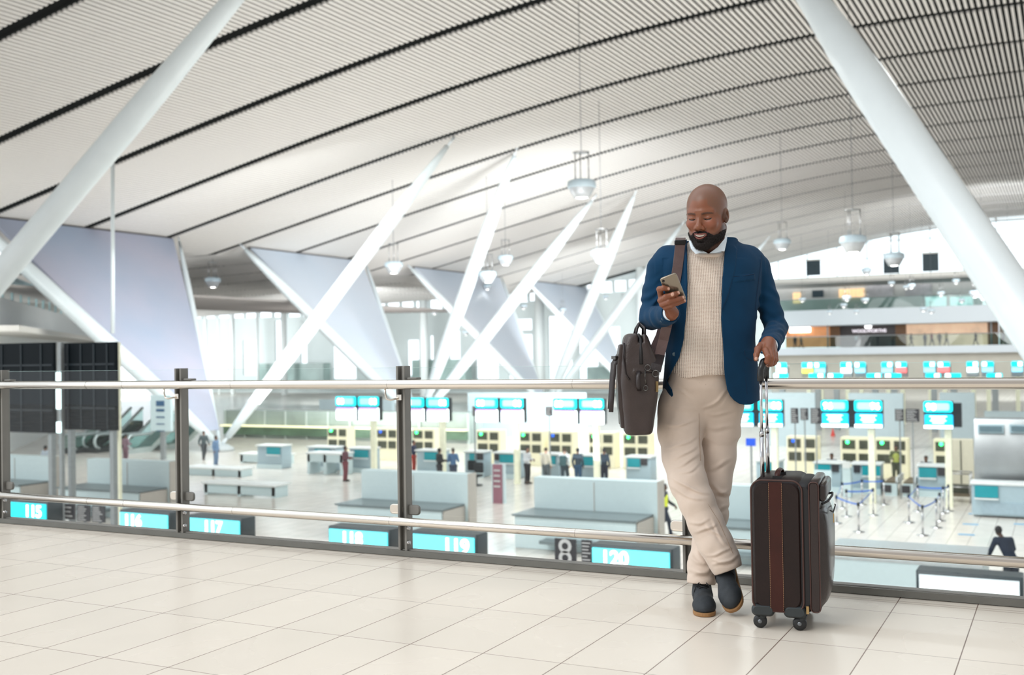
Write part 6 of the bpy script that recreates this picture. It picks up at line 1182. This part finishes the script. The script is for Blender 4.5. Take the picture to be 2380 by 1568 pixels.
slotc = np.maximum(np.maximum(np.abs(Xb-.004)-.010, .392-Zb), -.05-Yb); bx = -smin(-bx, slotc, .012); v, qq = g.mesh(bx.astype(np.float32)); v = relax(v, qq, 2, .4)
mkmesh('body', Bg(v), qq, bleather, q)
g = Grid((-.14, .0, -.01), (-.02, .36, .42), .0034); Xb, Yb, Zb = g.full(); hl2 = np.interp(Zb.ravel(), [0, .02, .12, .24, .30, .37, .43], [.066, .070, .079, .083, .082, .072, .058]).reshape(Zb.shape)
bx = np.maximum(np.maximum(-Xb-hl2-.014, Xb+.05), np.maximum(np.abs(Yb-.18)-.155, np.maximum(.03-Zb, Zb-.385))); bx = bx+.0012*wav(Xb, Yb, Zb, 40, 2); v, qq = g.mesh(bx.astype(np.float32)); v = relax(v, qq, 3, .5); mkmesh('front_pocket', Bg(v), qq, bleather, q)
MB().tube([Bp(-.066, .01, .39), Bp(-.070, .0, .33), Bp(-.062, -.006, .26), Bp(-.045, -.008, .235)], .006, 8, flat=.6).build('pocket_piping', bdark, q)
MB().tube([Bp(.004, -.004, .30), Bp(.004, .02, .40), Bp(.004, .18, .425), Bp(.004, .33, .40)], .008, 8).build('top_zip', zipm, q)
MB().tube([Bp(-.02, -.008, .265), Bp(.02, -.010, .262), Bp(.055, -.006, .265)], .0025, 8).build('seam', bdark, q)
for w in (.04, .30):                                          # two buckled belts hanging over the pocket
    o = MB().tube([Bp(-.082, w, .34), Bp(-.108, w-.01, .30), Bp(-.116, w-.02, .22), Bp(-.122, w-.03, .15), Bp(-.126, w-.035, .10)], .010, 8, flat=.35, up=(0, 1, 0)).build('belt', bdark, q); MB().box(tuple(Bp(-.098, w, .328)), (.018, .028, .014), YAW).build('buckle', metal_b, {'_p': o, '_o': q['_o']})
for dx in (-.014, .026):                                      # carry handles
    MB().tube([Bp(dx, .09, .42), Bp(dx*.8+.006, .10, .455), Bp(.006, .14, .475), Bp(.006, .21, .475), Bp(dx*.8+.006, .25, .455), Bp(dx, .26, .42)], .006, 8).build('carry_handle', bdark, q)
MB().tube([Bp(-.006, -.01, .27), Bp(-.012, -.022, .25), Bp(-.012, -.024, .21), Bp(-.006, -.012, .19)], .010, 8, flat=.5).build('side_tab', bdark, q)
MB().tube([Bp(.020, -.012, .275), Bp(.018, -.018, .24), Bp(.022, -.016, .215)], .0028, 8).build('chain', metal_b, q)
def ring(c, r, rr, ax='Y'): return [c+Vector((r*math.cos(a), 0, r*math.sin(a))) for a in [2*math.pi*k/20 for k in range(21)]]
MB().tube(ring(Bp(.030, -.016, .285), .012, 0), .0025, 8, caps=False).build('ring', metal_b, q); MB().tube(ring(Bp(.020, -.018, .200), .010, 0), .0022, 8, caps=False).build('ring', metal_b, q)
MB().box(tuple(Bp(.068, -.004, .205)), (.010, .006, .045), YAW).build('zip_pull', brass, q)
# shoulder strap lying on the blazer
path = []
for px, py in ((1582, 560), (1580, 575), (1578, 595), (1575, 620), (1571, 645), (1567, 670), (1562, 700), (1556, 728), (1549, 760), (1542, 790), (1534, 820)):
    D = min(surfD(GJ, px+dx_, py) or 4.7 for dx_ in (-13, -7, 0, 7, 14)); path.append([px, py, D-.006])
for i in range(8, len(path)): path[i][2] = path[i][2]*.5+.5*4.60
path += [[1527, 846, 4.585], [1524, 860, 4.575]]
Ds = np.convolve(np.pad([p[2] for p in path], 1, mode='edge'), np.ones(3)/3, 'valid')
def ribbon(P3, w, t, name, m, par, side=(1, 0, 0)):
    n = len(P3); vs = []; sd = np.array(side, float)
    for i in range(n):
        tg = P3[min(i+1, n-1)]-P3[max(i-1, 0)]; tg /= np.linalg.norm(tg); s_ = sd-tg*sd.dot(tg); s_ /= np.linalg.norm(s_); nn_ = np.cross(tg, s_)
        for a, c in ((-1, -1), (1, -1), (1, 1), (-1, 1)): vs.append(g3(P3[i]+s_*a*w/2+nn_*c*t/2))
    fs = [(i*4+k, i*4+(k+1) % 4, (i+1)*4+(k+1) % 4, (i+1)*4+k) for i in range(n-1) for k in range(4)]+[(3, 2, 1, 0), tuple((n-1)*4+k for k in range(4))]
    return MB().add(vs, fs, False).build(name, m, par, .0008)
fr_ = [gp(p[0], p[1], d) for p, d in zip(path, Ds)]
so_ = ribbon(fr_, .043, .0035, 'shoulder_strap', strap_m, q); sq = {'_p': so_, '_o': q['_o']}
bk_ = [gp(1582, 558, 4.70), gp(1582, 553, 4.76), gp(1581, 556, 4.84), gp(1578, 572, 4.92), gp(1570, 620, 4.965), gp(1556, 700, 4.985), gp(1535, 780, 4.97), gp(1512, 830, 4.94), gp(1500, 860, 4.92)]
ribbon(bk_, .043, .0035, 'strap_back', strap_m, sq)
ribbon([gp(1533, 824, Ds[-3]-.004), gp(1527, 846, 4.578), gp(1523, 862, 4.568)], .046, .004, 'strap_end', bdark, sq)
sl_ = gp(1581, 563, Ds[0]-.004); MB().rbox(g3(sl_), (.050, .020, .010), .006, Matrix((g2w(1, 0, 0), g2w(0, -.2, .98), g2w(0, -.98, -.2))).transposed()).build('slider_buckle', mat('buckle_black', (30, 30, 32), .25, .6), sq)
MB().tube(ring(g3(gp(1524, 868, 4.565)), .014, 0), .003, 8, caps=False).build('strap_hook', metal_b, sq)
MB().tube(ring(g3(gp(1789.5, 845.5, 4.405)), .0088, 0), .0011, 8, caps=False).build('finger_ring', mat('ring_silver', (220, 215, 205), .2, 1.0), MQ)
# ================================================================= PEOPLE IN THE HALL
PCACHE = {}
def pose_mesh(pose):
    if pose in PCACHE: return PCACHE[pose]
    H = 1.72; hip = np.array((0, 0, .92)); chest = np.array((0, 0, 1.30)); neck = np.array((0, 0, 1.47)); head = np.array((0, -.02, 1.62))
    shl = [np.array((s*.18, 0, 1.41)) for s in (-1, 1)]; elb = [np.array((s*.25, .03, 1.13)) for s in (-1, 1)]; han = [np.array((s*.25, -.05, .88)) for s in (-1, 1)]
    kn = [np.array((s*.10, -.02, .49)) for s in (-1, 1)]; an = [np.array((s*.11, .02, .08)) for s in (-1, 1)]; hp = [np.array((s*.09, 0, .90)) for s in (-1, 1)]
    if pose == 'walk': kn[0] += (0, -.16, .02); an[0] += (0, -.26, 0); kn[1] += (0, .06, 0); an[1] += (0, .32, .04); elb[0] += (0, .12, 0); han[0] += (0, .16, .05); elb[1] += (0, -.08, 0); han[1] += (0, -.28, .08)
    if pose == 'hold': elb[0] += (.0, -.05, 0); han[0] += (.12, -.26, .28); elb[1] += (0, -.05, 0); han[1] += (-.12, -.26, .28)
    if pose == 'bend':
        for a in (chest, neck, head): a += np.array((.12, -.10, -.02))*((a[2]-.92)/.6)*1.6
        for a in shl: a += (.14, -.12, -.03)
        elb[0] = np.array((-.10, -.12, 1.16)); han[0] = np.array((.0, -.16, .95)); elb[1] = np.array((.40, -.22, 1.12)); han[1] = np.array((.50, -.30, .80))
    if pose == 'sit':
        dz = -.28
        for a in [hip, chest, neck, head]+shl+elb+han+hp: a[2] += dz
        for k in (0, 1): kn[k] = np.array(((-1, 1)[k]*.12, -.42, .60)); an[k] = np.array(((-1, 1)[k]*.12, -.40, .12)); han[k] += (0, -.30, .22)
    lo, hi = (-.6, -.65, -.02), (.75, .6, 1.78); g = Grid(lo, hi, .021)
    def core(g, e, arms=True, legs=True, torso=True, up=None):
        if torso: g.add(cap(hip+np.array((0, 0, .02)), chest, .125+e, .135+e, (0, 1, 0), .75), .03); g.add(cap(shl[0]*.8+chest*.2, shl[1]*.8+chest*.2, .075+e), .04)
        if arms:
            for k in (0, 1): g.add(cap(shl[k], elb[k], .055+e, .045+e), .03); g.add(cap(elb[k], elb[k].copy()*.2+han[k]*.8, .043+e, .034+e), .01)
        if legs:
            for k in (0, 1): g.add(cap(hp[k], kn[k], .09+e, .065+e), .03); g.add(cap(kn[k], an[k], .062+e, .045+e), .01)
    core(g, 0); g.add(cap(chest, neck, .07, .055), .03); g.add(cap(neck, head, .052), .02); g.add(ell(head+np.array((0, 0, .0)), (.075, .092, .115)), .01); g.add(ell(head+np.array((0, -.09, -.02)), (.018, .02, .02)), .01)
    for k in (0, 1): g.add(cap(elb[k]*.2+han[k]*.8, han[k], .033, .030), .01); g.add(ell(han[k]+np.array((0, -.01, -.05)), (.028, .040, .062)), .015); g.add(cap(an[k], an[k]+np.array((0, -.16, -.045)), .042, .034), .02)
    body = g.mesh()
    g = Grid(lo, hi, .021); core(g, .016, legs=False); zc_ = hip[2]-.06; X, Y, Z = g.full(); top = g.mesh(np.maximum(g.F, zc_-Z).astype(np.float32))
    g = Grid(lo, hi, .021); core(g, .014, arms=False, torso=False); g.add(cap(hp[0], hp[1], .115), .05); X, Y, Z = g.full(); trs = g.mesh(np.maximum(g.F, Z-(hip[2]+.06)).astype(np.float32))
    g = Grid(lo, hi, .018); g.add(ell(head+np.array((0, .015, .03)), (.085, .098, .105))); X, Y, Z = g.full(); hr = g.mesh(np.maximum(g.F, -np.maximum(Y-head[1]+.035, Z-head[2]-.055)*-1 if False else np.maximum(g.F, np.minimum(head[1]-.035-Y, head[2]+.055-Z))).astype(np.float32))
    g = Grid(lo, hi, .014)
    for k in (0, 1): g.add(cap(an[k]+np.array((0, .03, -.03)), an[k]+np.array((0, -.17, -.045)), .050, .040), .02)
    X, Y, Z = g.full(); sho = g.mesh(np.maximum(g.F, -Z).astype(np.float32)); PCACHE[pose] = (body, top, trs, hr, sho, head, chest); return PCACHE[pose]
def person(loc, head_deg, pose, top, trs, hair, label, skin=(120, 82, 62), sc=1.0, cat='person', group=None, vest=None):
    r = thing('person', tuple(loc), label, cat, group); q = P(r); body, tp, tr_, hr, sho, hd, chs = pose_mesh(pose); a = math.radians(head_deg); R_ = rotz(a); L_ = np.array(loc)
    for nm, (v, qd), c, ro in (('body', body, skin, .5), ('top', tp, top, .8), ('trousers', tr_, trs, .8), ('hair', hr, hair, .8), ('shoes', sho, (36, 36, 38), .6)):
        mkmesh(nm, L_+(v*sc) @ R_.T, qd, mat('%s_%d_%d_%d' % ((nm,)+tuple(c)), c, ro, var=.08), q, world=False)
    if vest:
        g = Grid((-.4, -.4, .9), (.4, .4, 1.5), .02); g.add(cap(np.array((0, 0, 1.0)), chs, .15, .158, (0, 1, 0), .78)); X, Y, Z = g.full(); v, qd = g.mesh(np.maximum(g.F, np.maximum(Z-1.42, .96-Z)).astype(np.float32)); mkmesh('vest', L_+(v*sc) @ R_.T, qd, mat('hi_vis_%d' % vest[0], vest, .6, emit=vest, es=.12), q, world=False)
    return r
BLK, NAV, DK = (34, 34, 38), (30, 42, 60), (44, 44, 50)
ppl = [(1545, 1244, 95, 'walk', (44, 50, 60), NAV, BLK, 'person in a yellow vest and face mask walking left of the man\'s legs', (96, 66, 50), (225, 235, 60)),
 (2352, 1386, 200, 'bend', (28, 42, 62), (36, 46, 58), BLK, 'person in a navy T-shirt reaching down at the lower right edge', (78, 56, 46), None),
 (1405, 1129, 180, 'stand', (32, 50, 66), (28, 38, 56), BLK, 'person in dark blue standing left of the bag with hands down', (110, 78, 60), None),
 (1226, 1124, 80, 'hold', (215, 218, 222), BLK, BLK, 'person in a white top with black cardigan and trousers in the middle', (120, 86, 66), None),
 (1270, 1126, 170, 'stand', (232, 226, 210), (90, 100, 104), (60, 50, 42), 'person in a cream jacket seen from behind at a desk', (190, 150, 130), None),
 (1313, 1128, 190, 'walk', (228, 234, 236), (60, 76, 86), (70, 56, 44), 'person in a white shirt carrying a dark backpack', (190, 150, 130), None),
 (1344, 1128, 180, 'stand', (52, 70, 84), (44, 80, 110), BLK, 'person in dark grey at the teal desk, left neighbour of the one in navy', (110, 80, 62), None),
 (1022, 1126, 150, 'hold', (36, 40, 44), DK, BLK, 'dark haired person in black beside one in blue, right of the third post', (130, 90, 70), None),
 (1054, 1126, 190, 'hold', (80, 116, 156), (60, 70, 90), (90, 80, 76), 'person in a blue shirt beside one in black, right of the third post', (150, 110, 90), None),
 (962, 1100, 100, 'hold', (40, 50, 80), (180, 60, 50), BLK, 'person in navy with a red bag edge just right of the third post', (160, 110, 90), None),
 (106, 1112, 185, 'stand', (188, 202, 216), (28, 36, 50), BLK, 'person in a pale shirt and dark trousers behind the far left island', (120, 84, 66), None),
 (502, 1083, 100, 'stand', (110, 140, 176), (104, 130, 160), BLK, 'person in pale blue work clothes below the left strut foot', (120, 84, 66), None),
 (474, 1068, 60, 'walk', (70, 84, 88), (60, 66, 70), BLK, 'person in dark grey beside a trolley left of the one in pale blue', (120, 84, 66), None),
 (292, 1076, 180, 'hold', (128, 104, 116), (112, 84, 96), BLK, 'person in purple in front of the escalators', (120, 84, 66), None),
 (787, 1058, 100, 'stand', (60, 80, 96), (50, 66, 84), BLK, 'person in slate blue between two teal desks at the left', (120, 84, 66), None),
 (803, 1118, 100, 'hold', (110, 70, 80), (120, 60, 70), BLK, 'person in dark red with a trolley left of the third post', (120, 84, 66), None)]
for px, py, hd, ps, tp, tr__, hr, lab, sk, vs_ in ppl:
    person(at_z(px, py, HF), hd+math.degrees(-YAW) if False else hd, ps, tp, tr__, hr, lab, sk, 1.0, vest=vs_)
bag2 = at_z(1313, 1128, HF); a_ = math.radians(190); tag(MB().rbox((bag2.x+math.sin(a_)*-.0+.02, bag2.y-.24, HF+1.18), (.32, .18, .46), .05).build('backpack', mat('backpack_teal', (70, 104, 110), .7), origin=(bag2.x, bag2.y-.24, HF+.95)), 'dark teal backpack worn by the person in white', 'backpack')
p = at_t(2083, 1100, 52.2); person((p.x, 52.2, HF), 10, 'hold', (96, 104, 70), (70, 76, 60), BLK, 'person in an olive vest bending over a cream equipment unit', (110, 80, 60), 1.0, vest=(170, 180, 90))
for i, px in enumerate((1934, 2027, 2153)):
    p = at_t(px, 1100, 50.4); person((p.x, 50.4, HF), 0, 'sit', (60, 70, 84), DK, (40, 32, 30), ['seated clerk whose head shows above the desk right of the suitcase', 'seated clerk behind the wide teal panel desk', 'seated clerk behind the desk at the queue tapes'][i], (110, 74, 56), 1.0)
    st_ = thing('stool', (p.x, 50.4, HF), 'stool under the clerk, '+['left', 'middle', 'right'][i]+' one', 'stool'); MB().lathe((p.x, 50.42, HF), [(0, .0), (.25, 0), (.25, .04), (.04, .08), (.04, .46), (.17, .48), (.17, .51), (0, .51)], 16).build('seat', DKM if 'DKM' in globals() else mat('stool_grey', (90, 92, 96), .6), P(st_))
gl = [(1848, BLK, 'leftmost figure'), (1862, (70, 80, 90), 'second figure from the left'), (1990, (150, 160, 170), 'pale figure left of the dark shop front'), (2008, DK, 'dark figure before the dark shop front'), (2040, BLK, 'dark figure right of the crest sign'), (2075, (90, 70, 60), 'brown figure by the wooden pier'), (2118, BLK, 'figure at the left end of the glowing shop front'),
      (2150, (50, 60, 90), 'blue figure before the glowing shop front'), (2166, (150, 60, 60), 'red figure before the glowing shop front'), (2184, BLK, 'black figure in the middle of the glowing shop front'), (2200, (170, 140, 80), 'yellowish figure before the glowing shop front'), (2202, BLK, 'x'), (2268, DK, 'figure right of the mottled pictures'), (2332, (80, 80, 96), 'figure at the right end of the gallery')]
for px, c, lab in gl:
    if lab == 'x': continue
    p = at_t(px, 800, TF+2.4); person((p.x, TF+2.4, z_f2), random.uniform(0, 360), random.choice(('stand', 'walk', 'hold')), c, DK, BLK, lab+' on the lower gallery', (110, 80, 62), 1.12, group='people on the lower gallery')
for px, y0, lab in ((1920, 744, 'left'), (2303, 738, 'right')):
    p = at_t(px, 800, TF-1.0); zt_ = at_t(px, y0, TF-1).z; r = thing('speaker_pole', (p.x, TF+.3, z_f2), lab+' pole with a black box on the lower gallery edge', 'pole'); q = P(r); MB().tube([(p.x, TF+.5, z_f2), (p.x, TF+.5, zt_)], .12, 8).build('pole', post_m, q); MB().box((p.x, TF+.5, zt_), (.8, .6, .9)).build('box', blk, q)
